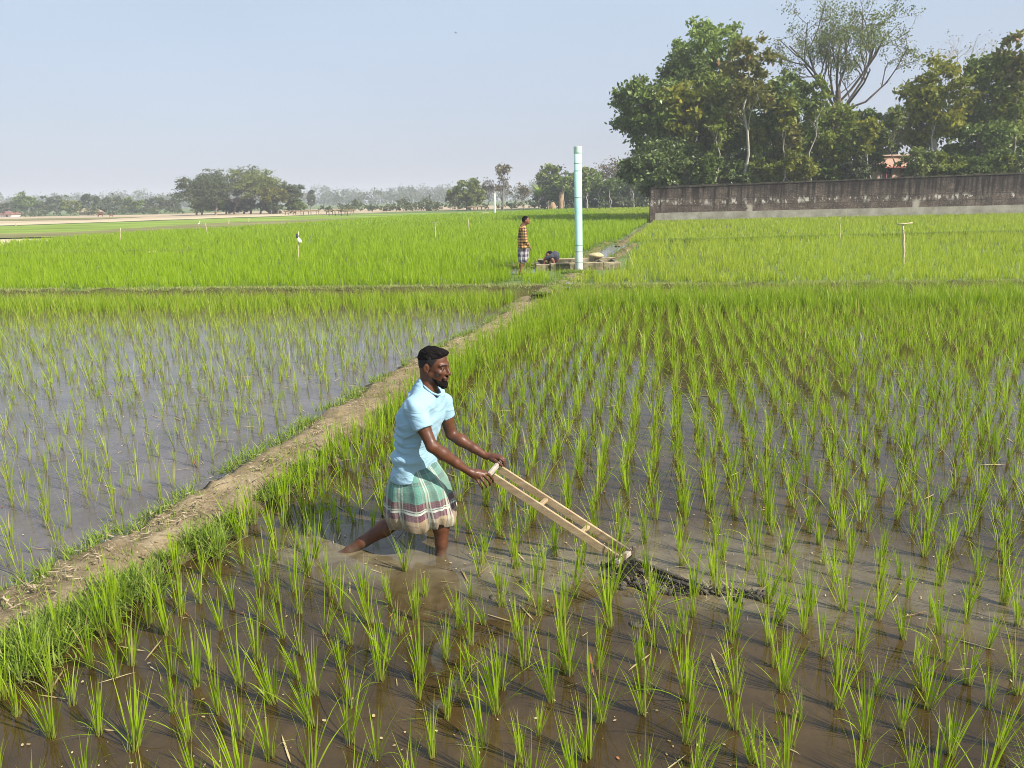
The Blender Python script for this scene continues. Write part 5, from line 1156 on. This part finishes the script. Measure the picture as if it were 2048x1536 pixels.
s.cone(H_(-0.06, 0, -0.02), H_(-0.045, 0, -0.09), 0.045, 0.045, 0.02)
V, Q = s.net(); del s
fc = V[Q].mean(1); lc = (fc - HC) @ HR
mi = np.zeros(len(Q), int)
x, y, z = lc[:, 0], np.abs(lc[:, 1]), lc[:, 2]
mi[(x > 0.072) & (y < 0.021) & (z > -0.084) & (z < -0.058) & ~((z > -0.072) & (z < -0.069))] = 1
mi[(x > 0.055) & (y > 0.012) & (y < 0.052) & (z > 0.017) & (z < 0.0275)] = 2
mi[(x > 0.06) & (np.abs(y - 0.031) < 0.0125) & (np.abs(z + 0.003) < 0.0038)] = 3
mi[(x > 0.06) & (np.abs(y - 0.033) < 0.006) & (np.abs(z + 0.003) < 0.0045)] = 2
for f in fN + fF:
    e = f[-1]; mi[(np.linalg.norm(fc - e, axis=1) < 0.0105) & (((fc - e) @ (f[-1] - f[-2])) > 0.003)] = 4
body = link('body', mesh_np('body', V - FARM, Q, mats=[M_skin, M_lip, M_brow, M_eye, M_nail], midx=mi, smooth=True), farmer)

def sdf_obj(name, sd, mat, parent, org, fn=None):
    V, Q = sd.net()
    if fn is not None: V = fn(V)
    return link(name, mesh_np(name, V - org, Q, mats=[mat], smooth=True), parent)
# hair: a longer top and a cropped band round the sides
lo, hi = HC - 0.2, HC + 0.2
s = SDF(lo, hi, 0.004)
s.ell(H_(-0.018, 0, 0.041), (0.1015, 0.0755, 0.0835), rt, 0.0).ell(H_(0.048, 0, 0.094), (0.045, 0.045, 0.017), rt, 0.03)
s.cut(HR @ np.array([0.80, 0, -0.60]), H_(0.072, 0, 0.075)); s.cut(HR @ np.array([0.25, 0, -1.0]), H_(0.0, 0, 0.052))
def tuft(V): q = (V - HC) @ HR; return V + 0.0045 * fbm(q * np.array([45, 130, 45]), 3, 2)[:, None] * ((V - HC) / np.linalg.norm(V - HC, axis=1)[:, None])
sdf_obj('hair', s, M_hair, farmer, FARM, tuft)
s = SDF(lo, hi, 0.004)
s.ell(H_(-0.015, 0, 0.033), (0.0995, 0.0755, 0.0865), rt, 0.0); s.cone(H_(-0.066, 0, -0.01), H_(-0.058, 0, -0.065), 0.043, 0.038, 0.02)
s.cut(HR @ np.array([0.9, 0, -0.44]), H_(0.028, 0, 0.02)); s.cut(HR @ np.array([0.15, 0, -1.0]), H_(-0.05, 0, -0.062))
for sg in (-1, 1): s.ell(H_(-0.014, 0.078 * sg, -0.014), (0.026, 0.03, 0.036), rt, 0.0, sub=True)
sdf_obj('cropped_hair', s, M_fade, farmer, FARM)
s = SDF(lo, hi, 0.0035)
s.cone(H_(0.064, 0, -0.085), H_(0.073, 0, -0.118), 0.028, 0.024, 0.02).ell(H_(0.079, 0, -0.112), (0.025, 0.028, 0.025), rt, 0.01)
for sg in (-1, 1): s.cone(H_(0.012, 0.050 * sg, -0.06), H_(0.062, 0.026 * sg, -0.105), 0.0150, 0.0195, 0.01)
s.ell(H_(0.092, 0, -0.0705), (0.022, 0.021, 0.014), rt, 0.003, sub=True)
s.cut(HR @ np.array([-0.45, 0, 1.0]), H_(0.0, 0, -0.062))
for sg in (-1, 1): s.cone(H_(0.098, 0.002 * sg, -0.053), H_(0.083, 0.027 * sg, -0.066), 0.0058, 0.0055, 0.002).cone(H_(0.083, 0.027 * sg, -0.066), H_(0.079, 0.024 * sg, -0.09), 0.0055, 0.005, 0.002)
def fuzz(V): q = (V - HC) @ HR; return V + 0.004 * fbm(q * 120, 8, 2)[:, None] * ((V - H_(0.05, 0, -0.09)) / np.linalg.norm(V - H_(0.05, 0, -0.09), axis=1)[:, None])
sdf_obj('beard', s, M_hair, farmer, FARM, fuzz)

# t-shirt
ks = NM('blue_jersey'); v = ks.obj()
ks.p(Base_Color=ks.ramp(ks.noise(v, 3.0, 4.0), [(0.3, (0.25, 0.415, 0.53)), (0.7, (0.28, 0.455, 0.565))]), Roughness=0.8); ks.b.inputs['Sheen Weight'].default_value = 0.15
f1n = ks.noise(ks.obj((1.0, 1.0, 2.6)), 7.0, 4.0, 0.5, 0.8)
ks.bump(ks.math('ADD', f1n, ks.math('MULTIPLY', ks.noise(v, 380.0, 2.0), 0.015)), 0.55, 0.03)
s = SDF([-0.92, 4.36, 0.55], [-0.16, 5.12, 1.42], 0.006)
cl = [F(856, 799, 4.745), F(842, 832, 4.75), F(833, 868, 4.755), F(829, 912, 4.76), F(829, 962, 4.765)]
rr = [0.085, 0.110, 0.102, 0.108, 0.122]; ofs = [0.075, 0.085, 0.072, 0.072, 0.078]
for sg in (-1, 1): s.chain([c + LAT * o * sg for c, o in zip(cl, ofs)], rr, 0.04)
s.chain(cl, [0.07, 0.103, 0.10, 0.106, 0.12], 0.04); s.cone(F(846, 771, 4.75), F(838, 812, 4.755), 0.058, 0.10, 0.04)
for sg, sh in ((-1, shN), (1, shF)): s.cone(neckb + np.array([-0.012, 0, -0.04]), sh + np.array([0, 0, 0.002]), 0.052, 0.066, 0.03)
cuN = F(846, 855, 4.535); cuF = F(893, 833, 4.94)
s.cone(shN, cuN + (cuN - shN) * 0.3, 0.070, 0.061, 0.02); s.cone(shF, cuF + (cuF - shF) * 0.3, 0.066, 0.058, 0.025)
u = unit(cuN - shN + np.array([0.0, 0, 0])); s.cut(u, cuN + u * 0.012, cuN - 0.135, cuN + np.array([0.1, 0.05, 0.09]))
u = unit(cuF - shF); s.cut(u, cuF, cuF - np.array([0.035, 0.05, 0.14]), cuF + np.array([0.14, 0.15, 0.05]))
s.cut(np.array([0.12, 0.0, -1.0]), F(829, 948, 4.765))
ax = unit(H_(-0.028, 0, -0.05) - neckb); npt = neckb + np.array([0.006, -0.004, 0.0])
s.cone(npt - ax * 0.02 + FWD * 0.012, npt + ax * 0.2 + FWD * 0.012, 0.058, 0.068, 0.004, sub=True)
D = s.D; X, Y, Z = np.meshgrid(*s.ax, indexing='ij', sparse=True)
def folds(V):
    q = V - FARM; t = np.clip((1.18 - V[:, 2]) / 0.4, 0, 1)
    side = q @ LAT; fw = q @ FWD
    w = np.sin(V[:, 2] * 62 + 9 * fw + 3.0 * fbm(V * np.array([5, 5, 3]), 2, 2) * 3) * np.clip(-fw * 5 + 0.7, 0.15, 1)
    d = 0.013 * t * w * (0.55 + 0.45 * vnoise(V * 7, 6)) + 0.008 * fbm(V * np.array([8, 8, 14]), 12, 2)
    d += 0.007 * np.clip(1 - np.abs(V[:, 2] - 1.12) / 0.12, 0, 1) * np.sin(fw * 55 + V[:, 2] * 30 + 4 * fbm(V * 6, 4, 2))
    ctr = cl[2] + (V[:, 2:] - cl[2][2]) * np.array([0, 0, 1.0]); n = V - ctr; n /= np.linalg.norm(n, axis=1)[:, None] + 1e-6
    return V + n * d[:, None]
shirt = sdf_obj('shirt', s, ks.m, farmer, FARM, folds); del s, D

# collar rib
q = MB(); ring = []
up = ax; e1 = unit(FWD - up * (FWD @ up)); e2 = np.cross(up, e1)
for i in range(29): a = i / 28 * 2 * math.pi; ring.append(npt + up * (0.010 - 0.036 * math.cos(a)) + e1 * 0.062 * math.cos(a) + e1 * 0.014 + e2 * 0.062 * math.sin(a))
q.tube(ring, 0.0075, 6, cap=False); link('collar', q.mesh('collar', ks.m, FARM, True), shirt)

# lungi: cloth lofted round the hips
kl = NM('checked_lungi'); tc = kl.n('UVMap'); sep = kl.xyz(tc.outputs[0]); uu, vv = sep[0], sep[1]
C = kl.ramp(vv, [(0.0, (0.05, 0.17, 0.15)), (0.05, (0.10, 0.28, 0.23)), (0.12, (0.065, 0.17, 0.145)), (0.17, (0.085, 0.25, 0.20)), (0.40, (0.095, 0.018, 0.042)), (0.51, (0.36, 0.44, 0.38)), (0.535, (0.09, 0.03, 0.045)), (0.55, (0.46, 0.52, 0.45)), (0.59, (0.10, 0.022, 0.046)), (0.72, (0.30, 0.21, 0.12))], True)
wv = kl.math('FRACT', kl.math('MULTIPLY', uu, 8.0))
s1 = kl.ramp(wv, [(0.0, 0.0), (0.05, 0.85), (0.13, 0.12), (0.19, 0.75), (0.24, 0.0), (0.62, 0.35), (0.66, 0.0), (0.9, 0.22)], True)
C2 = kl.mix(s1, C, (0.46, 0.48, 0.40)); dk = kl.ramp(wv, [(0.0, 0.0), (0.26, 0.5), (0.58, 0.0)], True); C2 = kl.mix(dk, C2, kl.mix(0.6, C2, (0.09, 0.10, 0.11)))
fin = kl.ramp(kl.math('FRACT', kl.math('MULTIPLY', uu, 96.0)), [(0.0, 0.16), (0.3, 0.0)], True); fiv = kl.ramp(kl.math('FRACT', kl.math('MULTIPLY', vv, 34.0)), [(0.0, 0.22), (0.28, 0.0)], True)
C2 = kl.mix(kl.math('MAXIMUM', fin, fiv), C2, (0.27, 0.27, 0.22))
C2 = kl.mix(kl.ramp(kl.noise(kl.obj(), 5.0, 5.0), [(0.45, 0.0), (0.75, 0.3)]), C2, (0.22, 0.19, 0.14))
C2 = kl.mix(kl.math('MULTIPLY', kl.ramp(vv, [(0.7, 0.0), (1.0, 1.0)]), kl.ramp(kl.noise(kl.obj(), 16.0, 5.0, 0.6), [(0.42, 0.0), (0.62, 0.8)])), C2, (0.12, 0.095, 0.062))
kl.p(Base_Color=C2, Roughness=0.9); kl.b.inputs['Sheen Weight'].default_value = 0.1; kl.bump(kl.noise(kl.obj(), 45.0, 4.0), 0.35, 0.01)
def lungi(name, rings, nu, nv, mat, parent, org, pleat, heads, hem, uvrep=1.0, seed=3, start=0.0):
    f_, l_ = np.array([math.cos(heads), math.sin(heads), 0]), np.array([-math.sin(heads), math.cos(heads), 0])
    vs = np.linspace(0, 1, nv); us = np.linspace(0, 1, nu + 1); rg = np.array([[r[0], *r[1], r[2], r[3]] for r in rings]); Vv, uvs = [], []
    for v in vs:
        c = np.array([np.interp(v, rg[:, 0], rg[:, i]) for i in (1, 2, 3)]); a = np.interp(v, rg[:, 0], rg[:, 4]); b = np.interp(v, rg[:, 0], rg[:, 5])
        th = us * 2 * math.pi + start; ct, sn = np.cos(th), np.sin(th); ct, sn = np.sign(ct) * np.abs(ct) ** 0.84, np.sign(sn) * np.abs(sn) ** 0.84
        P_ = np.stack([np.cos(th) * 1.7 + v * 0.8, np.sin(th) * 1.7, np.full(nu + 1, v * 1.1)], 1)
        k = 1 + pleat * (0.15 + v) * (np.sin(9 * th + 2.2 * v + 2 * vnoise(P_, seed)) * 0.5 + 0.4 * np.sin(17 * th - 3 * v) * (0.5 + 0.5 * np.clip(ct, 0, 1)) + 0.9 * fbm(P_ * 1.6, seed + 4, 2))
        p = c + (f_[None] * (a * ct * k)[:, None] + l_[None] * (b * sn * k)[:, None])
        p[:, 2] += hem(th, v); Vv.append(p); uvs.append(np.stack([us * uvrep, np.full(nu + 1, v)], 1))
    Vv = np.concatenate(Vv); uvs = np.concatenate(uvs); m = nu + 1
    i = np.arange(nv - 1)[:, None] * m + np.arange(nu)[None]; Q = np.stack([i, i + m, i + m + 1, i + 1], -1).reshape(-1, 4)
    o = link(name, mesh_np(name, Vv - org, Q, mats=[mat], smooth=True, uv=uvs), parent)
    md = o.modifiers.new('cloth', 'SOLIDIFY'); md.thickness = 0.004; md.offset = -1; return o
def Fz(px, py, Y): return F(px, py, Y)
rings = [(0.0, Fz(829, 925, 4.765), 0.125, 0.17), (0.25, Fz(837, 965, 4.765), 0.20, 0.20), (0.5, Fz(839, 997, 4.765), 0.222, 0.198), (0.8, Fz(842, 1026, 4.765), 0.240, 0.205), (0.93, Fz(843, 1038, 4.765), 0.234, 0.195), (1.0, Fz(843, 1045, 4.765), 0.228, 0.188)]
lungi('lungi', rings, 150, 46, kl.m, farmer, FARM, 0.105, R_(-14), lambda th, v: v ** 2 * (0.034 * np.clip(np.cos(th + 0.25), 0, 1) ** 1.5 - 0.006 * np.cos(2 * th) + 0.016 * np.sin(6 * th) + 0.010 * np.sin(11 * th + 1)), 1.0, 3, math.pi * 0.9)
# ------------------------------------------------------------------ hand weeder
kwd = NM('raw_wood'); v = kwd.obj((1, 1, 1))
cw_ = kwd.ramp(kwd.noise(kwd.obj((3, 30, 30)), 1.0, 6.0, 0.6), [(0.3, (0.29, 0.20, 0.105)), (0.6, (0.42, 0.31, 0.18)), (0.8, (0.50, 0.39, 0.25))])
cw_ = kwd.mix(kwd.ramp(kwd.noise(v, 6.0, 5.0), [(0.55, 0.0), (0.72, 0.6)]), cw_, (0.20, 0.15, 0.10))
ln_w = kwd.n('VectorMath', operation='LENGTH'); kwd.set(ln_w.inputs[0], v)
cw_ = kwd.mix(kwd.ramp(kwd.math('ADD', ln_w.outputs['Value'], kwd.math('MULTIPLY', kwd.math('SUBTRACT', kwd.noise(v, 22.0, 5.0, 0.65), 0.5), 0.4)), [(0.10, 0.9), (0.26, 0.0)]), cw_, (0.09, 0.072, 0.05))
kwd.p(Base_Color=cw_, Roughness=0.75); kwd.bump(kwd.noise(kwd.obj((4, 60, 60)), 1.0, 4.0), 0.3, 0.004)
M_raw = kwd.m
kbar = plain('worn_grey_wood', (0.36, 0.315, 0.26), 0.3, 18.0, 0.75, 0.4, 0.004)
km = NM('wet_black_mud'); v = km.obj()
km.p(Base_Color=km.ramp(km.noise(v, 12.0, 7.0, 0.65), [(0.3, (0.022, 0.019, 0.015)), (0.55, (0.065, 0.053, 0.038)), (0.75, (0.22, 0.185, 0.125))]), Roughness=km.ramp(km.noise(v, 9.0, 3.0), [(0.4, 0.25), (0.6, 0.7)]))
km.bump(km.noise(v, 40.0, 7.0, 0.7), 0.9, 0.02); M_mud = km.m
WO = G(1250, 1125, 0)
wd_ = thing('hand_weeder', WO, 'long wooden push weeder with two rails and muddy skid in the water', 'weeder')
nT, nB = F(986, 953, 4.64), F(1243, 1122, 4.40); fT, fB = F(1000, 938, 4.80), F(1262, 1108, 4.55)
def wpart(name, fn, mat, parent=None): q = MB(); fn(q); return link(name, q.mesh(name, mat, WO), parent or wd_)
wpart('rail', lambda q: q.beam(nT, nB, 0.019, 0.050, bev=0.0015), M_raw); wpart('rail', lambda q: q.beam(fT, fB, 0.019, 0.050, bev=0.0015), M_raw)
hN = F(978.5, 949, 4.60); hF = F(1003, 920, 4.90); wpart('handle_bar', lambda q: q.beam(hN, hF, 0.030, 0.036, bev=0.008), kbar)
def lerp(a, b, t): return a + (b - a) * t
for t in (0.36, 0.68):
    a, b = lerp(nT, nB, t), lerp(fT, fB, t); d = unit(b - a); wpart('crossbar', lambda q: q.beam(a + d * 0.0105, b - d * 0.0105, 0.030, 0.022, bev=0.003), M_raw)
a, b = lerp(nT, nB, 0.985), lerp(fT, fB, 0.985); d = unit(b - a); wpart('crossbar', lambda q: q.beam(a - d * 0.05, b + d * 0.05, 0.036, 0.030, bev=0.004), kbar)
for p in (nB, fB): wpart('peg', lambda q: q.beam(p + np.array([0.012, 0, -0.05]), p + np.array([0.02, 0.0, 0.055]), 0.026, 0.018, (0, 1, 0), 0.003), M_raw)
nose = G(1405, 1182, 0.015)
for p, o_ in ((nB, -0.015), (fB, 0.015)): wpart('skid', lambda q: q.beam(p + np.array([-0.01, 0, -0.045]), nose + np.array([0, o_, 0]), 0.024, 0.06, bev=0.006), M_mud)
rc = G(1258, 1150, 0.02)
def rotor(q):
    ax_ = unit(fB - nB); ax_[2] = 0; ax_ = unit(ax_); q.tube([rc - ax_ * 0.085, rc + ax_ * 0.085], 0.030, 12); e = np.cross(ax_, [0, 0, 1.0])
    for k in range(8):
        a = k * math.pi / 4; dr = e * math.cos(a) + np.array([0, 0, 1.0]) * math.sin(a)
        for j in (-1, 0, 1): q.beam(rc + ax_ * 0.055 * j + dr * 0.026, rc + ax_ * 0.055 * j + dr * 0.082, 0.034, 0.006, ax_, 0.001)
wpart('rotor', rotor, M_mud)

# churned mud in front of and around the weeder
q = MB(); line = np.array([gxy(1225, 1150, 0), gxy(1300, 1172, 0), gxy(1400, 1182, 0), gxy(1515, 1190, 0)]); ln = resample(line, 0.02)
sm = SDF([ln[:, 0].min() - 0.2, ln[:, 1].min() - 0.25, -0.05], [ln[:, 0].max() + 0.15, ln[:, 1].max() + 0.2, 0.16], 0.006)
for i in range(210):
    j = rng.integers(0, len(ln)); f = j / len(ln); c = ln[j] + rng.normal(0, 0.05 * (1.15 - 0.6 * f), 2); r = rng.uniform(0.006, 0.027) * (1.1 - 0.4 * f)
    a = rng.uniform(0, 6.28); el = rng.uniform(0.5, 3.2); dv = np.array([math.cos(a), math.sin(a), rng.normal(0, 0.3)]) * r * el
    c3 = np.array([c[0], c[1], rng.uniform(-0.6, 0.7) * r]); sm.cone(c3 - dv, c3 + dv, r * 0.75, r * rng.uniform(0.2, 0.7), 0.006)
V, Q = sm.net(); V = V + 0.012 * np.stack([fbm(V * 28 + 50 * k, 19 + k, 3) for k in range(3)], 1); q.add(V, Q)
for (px, py, r) in ((985, 1195, 0.02), (1272, 1250, 0.03), (1045, 1165, 0.02), (1350, 1300, 0.012), (1098, 1268, 0.012)):
    c = G(px, py, 0); q.ball((c[0], c[1], 0.0), (r * 1.5, r, r * 0.6), rotz(px), 12, 8, 0.2)
tag(link('churned_mud', q.mesh('churned_mud', M_mud, smooth=True)), 'ridge of churned black mud and roots thrown up by the weeder', 'mud', kind='stuff')
q2 = []
c = ln[rng.integers(0, len(ln), 150)] + rng.normal(0, 0.05, (150, 2)); z0 = np.full((150, 1), 0.012)
V, Q, A, Tt = ribbons(np.concatenate([c, z0], 1), rng.uniform(0, 6.28, 150), rng.uniform(0.03, 0.14, 150), rng.uniform(0.6, 1.4, 150), rng.uniform(0, 1.2, 150), np.full(150, 0.004), 4)
tag(link('root_fibres', mesh_np('root_fibres', V, Q, {'along': A * 0 + 0.6, 'tint': Tt}, [M_strw])), 'pale root fibres and straw tangled in the churned mud', 'debris', kind='stuff')

# ------------------------------------------------------------------ man standing by the tank
def check_mat(name, ca, cb_, dark, sc):
    k = NM(name); v = k.xyz(k.n('UVMap').outputs[0]) if False else k.xyz(k.obj())
    hx_ = k.math('FRACT', k.math('MULTIPLY', k.math('ADD', v[0], k.math('MULTIPLY', v[1], 0.8)), sc)); hz = k.math('FRACT', k.math('MULTIPLY', v[2], sc))
    a = k.math('GREATER_THAN', hx_, 0.52); b_ = k.math('GREATER_THAN', hz, 0.52); su = k.math('MULTIPLY', k.math('ADD', a, b_), 0.5)
    c = k.ramp(su, [(0.0, ca), (0.4, cb_), (0.9, dark)], True); k.p(Base_Color=c, Roughness=0.85); k.bump(k.noise(k.obj(), 14.0, 3.0), 0.5, 0.03); return k.m
M_shirt2 = check_mat('checked_shirt', (0.66, 0.40, 0.12), (0.26, 0.12, 0.05), (0.035, 0.025, 0.03), 13.0)
M_lungi2 = check_mat('plaid_cloth', (0.50, 0.47, 0.50), (0.26, 0.22, 0.27), (0.06, 0.05, 0.085), 7.0)
M_skin2 = skin_mat('ruddy_brown_skin', (0.24, 0.10, 0.055), (0.15, 0.06, 0.035))
b = G(1043, 549, ZF); D = b[1]; MO = np.array([b[0], D, ZF])
man = thing('person', MO, 'man in yellow and black checked shirt standing beside the tank looking down', 'person')
def W(px, py, dy=0.0): return P(px, py, D + dy)
s = SDF(MO + np.array([-0.45, -0.4, -0.12]), MO + np.array([0.55, 0.45, 1.85]), 0.013)
hc = W(1051.5, 440.5); s.ell(hc, (0.095, 0.078, 0.115), k=0.0).ell(hc + np.array([0.05, 0, -0.055]), (0.055, 0.055, 0.06), k=0.03).ell(hc + np.array([0.115, 0, -0.03]), (0.02, 0.015, 0.025), k=0.015)
for sg in (-1, 1): s.ell(hc + np.array([-0.005, 0.08 * sg, -0.02]), (0.022, 0.012, 0.035), k=0.01)
s.cone(hc + np.array([-0.02, 0, -0.06]), W(1045.5, 451), 0.058, 0.066, 0.03)
s.chain([W(1046, 462), W(1045, 480), W(1046.5, 498)], [0.11, 0.11, 0.115], 0.04)
for sg in (-1, 1):
    s.cone(W(1045, 454), W(1046, 458.5) + np.array([0.02, 0.17 * sg, 0]), 0.06, 0.06, 0.03)
    sh, el, wr = W(1046, 458.5) + np.array([0.02, 0.18 * sg, 0]), W(1047, 480) + np.array([0.03, 0.20 * sg, 0]), W(1055, 492) + np.array([0.02, 0.08 * sg, 0])
    s.chain([sh, el, wr], [0.055, 0.043, 0.03], 0.02); s.chain([wr, W(1058, 494) + np.array([0.03, 0.04 * sg, 0])], [0.035, 0.022], 0.015)
    for j in range(4): s.chain([W(1057, 493) + np.array([0.02, 0.05 * sg + 0.018 * (j - 1.5), -0.005]), W(1060, 497) + np.array([0.03, 0.05 * sg + 0.018 * (j - 1.5), -0.01]), W(1059, 501) + np.array([0.02, 0.05 * sg + 0.018 * (j - 1.5), 0])], [0.011, 0.011, 0.009], 0.004)
    s.cone(W(1056, 493) + np.array([0, 0.02 * sg, 0.01]), W(1060, 496) + np.array([0.02, 0.0, 0]), 0.013, 0.01, 0.006)
    hp_ = W(1046, 500) + np.array([0.01, 0.065 * sg, 0]); kn = W(1044.5 + sg * 0.5, 522) + np.array([0.015, 0.065 * sg, 0]); an = W(1043 + sg * 2.0, 543) + np.array([0, 0.07 * sg, 0]); an[2] = max(an[2], ZF + 0.07)
    s.chain([hp_, kn], [0.075, 0.055], 0.03); s.chain([kn, kn + (an - kn) * 0.35 - np.array([0.015, 0, 0]), an], [0.055, 0.056, 0.036], 0.02)
    s.chain([an, an + np.array([-0.03, 0, -0.05])], [0.036, 0.034], 0.02); s.chain([an + np.array([-0.03, 0, -0.045]), an + np.array([0.12, -0.01, -0.055]), an + np.array([0.19, -0.01, -0.06])], [0.034, 0.03, 0.022], 0.015)
sdf_obj('body', s, M_skin2, man, MO)
s = SDF(hc - 0.2, hc + 0.2, 0.01); s.ell(hc + np.array([-0.010, 0, 0.014]), (0.097, 0.081, 0.111), k=0); s.cut((0.78, 0, -0.62), hc + np.array([0.045, 0, 0.045])); s.cut((0, 0, -1), hc + np.array([0, 0, -0.06])); sdf_obj('hair', s, M_hair, man, MO)
s = SDF(MO + np.array([-0.45, -0.4, 0.6]), MO + np.array([0.5, 0.45, 1.62]), 0.013)
for sg in (-1, 1): s.chain([W(1045, 459) + np.array([0, 0.09 * sg, 0]), W(1044.5, 480) + np.array([0, 0.085 * sg, 0]), W(1046, 502) + np.array([0, 0.09 * sg, 0])], [0.105, 0.125, 0.14], 0.04)
for sg in (-1, 1):
    sh, el, wr = W(1046, 458.5) + np.array([0.02, 0.18 * sg, 0]), W(1047.5, 481) + np.array([0.04, 0.20 * sg, 0]), W(1055, 491) + np.array([0.02, 0.10 * sg, 0])
    s.cone(W(1045.5, 453), sh, 0.07, 0.075, 0.03); s.chain([sh, el, wr], [0.074, 0.066, 0.052], 0.02)
s.cut((0, 0, -1), W(1046, 496)); s.cone(W(1048.5, 445), W(1047, 453), 0.070, 0.064, 0.0, sub=True)
sdf_obj('shirt', s, M_shirt2, man, MO, lambda V: V + 0.014 * fbm(V * np.array([9, 9, 6]), 41, 2)[:, None] * unit(np.array([0.6, -0.7, 0.2])))
Rg = [(0.0, W(1046, 490), 0.13, 0.16), (0.3, W(1047, 500), 0.15, 0.165), (0.75, W(1046.5, 513), 0.145, 0.155), (1.0, W(1045.5, 524), 0.118, 0.14)]
kl2 = lungi('lungi', Rg, 90, 24, M_lungi2, man, MO, 0.10, 0.0, lambda th, v: v * v * 0.03 * np.sin(5 * th), 1.0, 9)

# man crouching in the tank
co = np.array([P(1103, 528, f0[1] + 0.75)[0], f0[1] + 0.75, ZF]); D = co[1]
cm = thing('person', co, 'man in dark shirt crouching in the tank and reaching down', 'person')
s = SDF(co + np.array([-0.55, -0.4, -0.1]), co + np.array([0.5, 0.4, 0.95]), 0.013)
hc = W(1098.5, 510.5, -0.08); hp_ = W(1110, 524, 0.05); hp_[2] = max(hp_[2], ZF + 0.3); sh0 = W(1103, 511, 0.0)
s.ell(hc, (0.10, 0.08, 0.11), np.array(Matrix.Rotation(0.9, 3, 'Y')), 0.0).ell(hc + np.array([-0.05, 0, -0.07]), (0.05, 0.05, 0.06), k=0.03)
s.cone(hc + np.array([0.05, 0.03, 0]), sh0, 0.05, 0.06, 0.03); s.chain([sh0, (sh0 + hp_) / 2 + np.array([0.05, 0, 0.05]), hp_], [0.11, 0.125, 0.13], 0.05)
for sg in (-1, 1):
    sh = sh0 + np.array([-0.02, 0.16 * sg, -0.01]); el = W(1090, 517, 0.14 * sg); wr = W(1087, 527, 0.12 * sg)
    if sg > 0: el, wr = el + np.array([0.12, 0, -0.05]), wr + np.array([0.14, 0, 0.0])
    s.chain([sh, el, wr], [0.052, 0.042, 0.03], 0.02); s.chain([wr, wr + np.array([-0.01, 0, -0.06])], [0.034, 0.026], 0.01)
    for j in range(4): s.chain([wr + np.array([-0.012, 0.018 * (j - 1.5), -0.07]), wr + np.array([-0.025, 0.02 * (j - 1.5), -0.12])], [0.010, 0.008], 0.003)
    s.cone(wr + np.array([0.02, 0, -0.04]), wr + np.array([0.03, -0.02, -0.09]), 0.011, 0.009, 0.004)
    kn = hp_ + np.array([-0.22, 0.17 * sg, 0.12]); an = np.array([hp_[0] - 0.02, D + 0.15 * sg, ZF + 0.14])
    s.chain([hp_ + np.array([0, 0.08 * sg, 0]), kn], [0.095, 0.06], 0.03); s.chain([kn, (kn + an) / 2 + np.array([0.03, 0, 0]), an], [0.058, 0.055, 0.036], 0.02); s.chain([an, an + np.array([-0.03, 0, -0.05]), an + np.array([-0.17, 0, -0.055])], [0.036, 0.034, 0.022], 0.015)
sdf_obj('body', s, M_skin2, cm, co)
s = SDF(hc - 0.2, hc + 0.2, 0.01); s.ell(hc + np.array([0.012, 0, 0.022]), (0.108, 0.088, 0.11), k=0); s.cut((-0.72, 0, -0.68), hc + np.array([-0.045, 0, -0.03])); sdf_obj('hair', s, M_hair, cm, co)
s = SDF(co + np.array([-0.55, -0.4, 0.1]), co + np.array([0.5, 0.4, 0.95]), 0.013)
for sg in (-1, 1):
    s.chain([sh0 + np.array([0, 0.09 * sg, 0]), (sh0 + hp_) / 2 + np.array([0.05, 0.08 * sg, 0.05]), hp_ + np.array([0.0, 0.07 * sg, 0.02])], [0.10, 0.125, 0.135], 0.04)
    sh = sh0 + np.array([-0.02, 0.16 * sg, -0.01]); el = W(1090, 517, 0.14 * sg) + (np.array([0.12, 0, -0.05]) if sg > 0 else 0); s.cone(sh, el, 0.068, 0.056, 0.03)
s.cut((0.2, 0, -1), hp_ + np.array([0, 0, -0.02])); s.cut((-1, 0, -0.2), W(1091, 516), W(1084, 520, -0.3) - 0.1, W(1094, 510, 0.3))
sdf_obj('shirt', s, plain('dark_grey_shirt', (0.055, 0.062, 0.075), 0.3, 6.0, 0.85, 0.4, 0.02), cm, co, lambda V: V + 0.01 * fbm(V * 8, 41, 2)[:, None] * np.array([0.5, -0.8, 0.3]))
s = SDF(co + np.array([-0.55, -0.4, -0.05]), co + np.array([0.5, 0.4, 0.7]), 0.013)
for sg in (-1, 1): s.cone(hp_ + np.array([0, 0.08 * sg, 0]), hp_ + np.array([-0.21, 0.165 * sg, 0.11]), 0.115, 0.078, 0.03)
s.cut((-1, 0, 0.3), hp_ + np.array([-0.2, 0, 0.1])); sdf_obj('lungi', s, plain('dark_red_cloth', (0.10, 0.045, 0.05), 0.5, 9.0, 0.9, 0.4, 0.02), cm, co)
# ------------------------------------------------------------------ air
hz = MB(); EH = 1480.0
hz.box((0, 0, 13.5), (2 * EH, 2 * EH, 30.0))
mh = bpy.data.materials.new('haze'); mh.use_nodes = True; nt = mh.node_tree
nt.nodes.remove(nt.nodes['Principled BSDF']); pv = nt.nodes.new('ShaderNodeVolumePrincipled')
pv.inputs['Color'].default_value = (0.90, 0.93, 0.97, 1); pv.inputs['Density'].default_value = 0.00095; pv.inputs['Anisotropy'].default_value = 0.0
nt.links.new(pv.outputs[0], nt.nodes['Material Output'].inputs['Volume'])
tag(hz.build('haze', mh), kind='stuff')
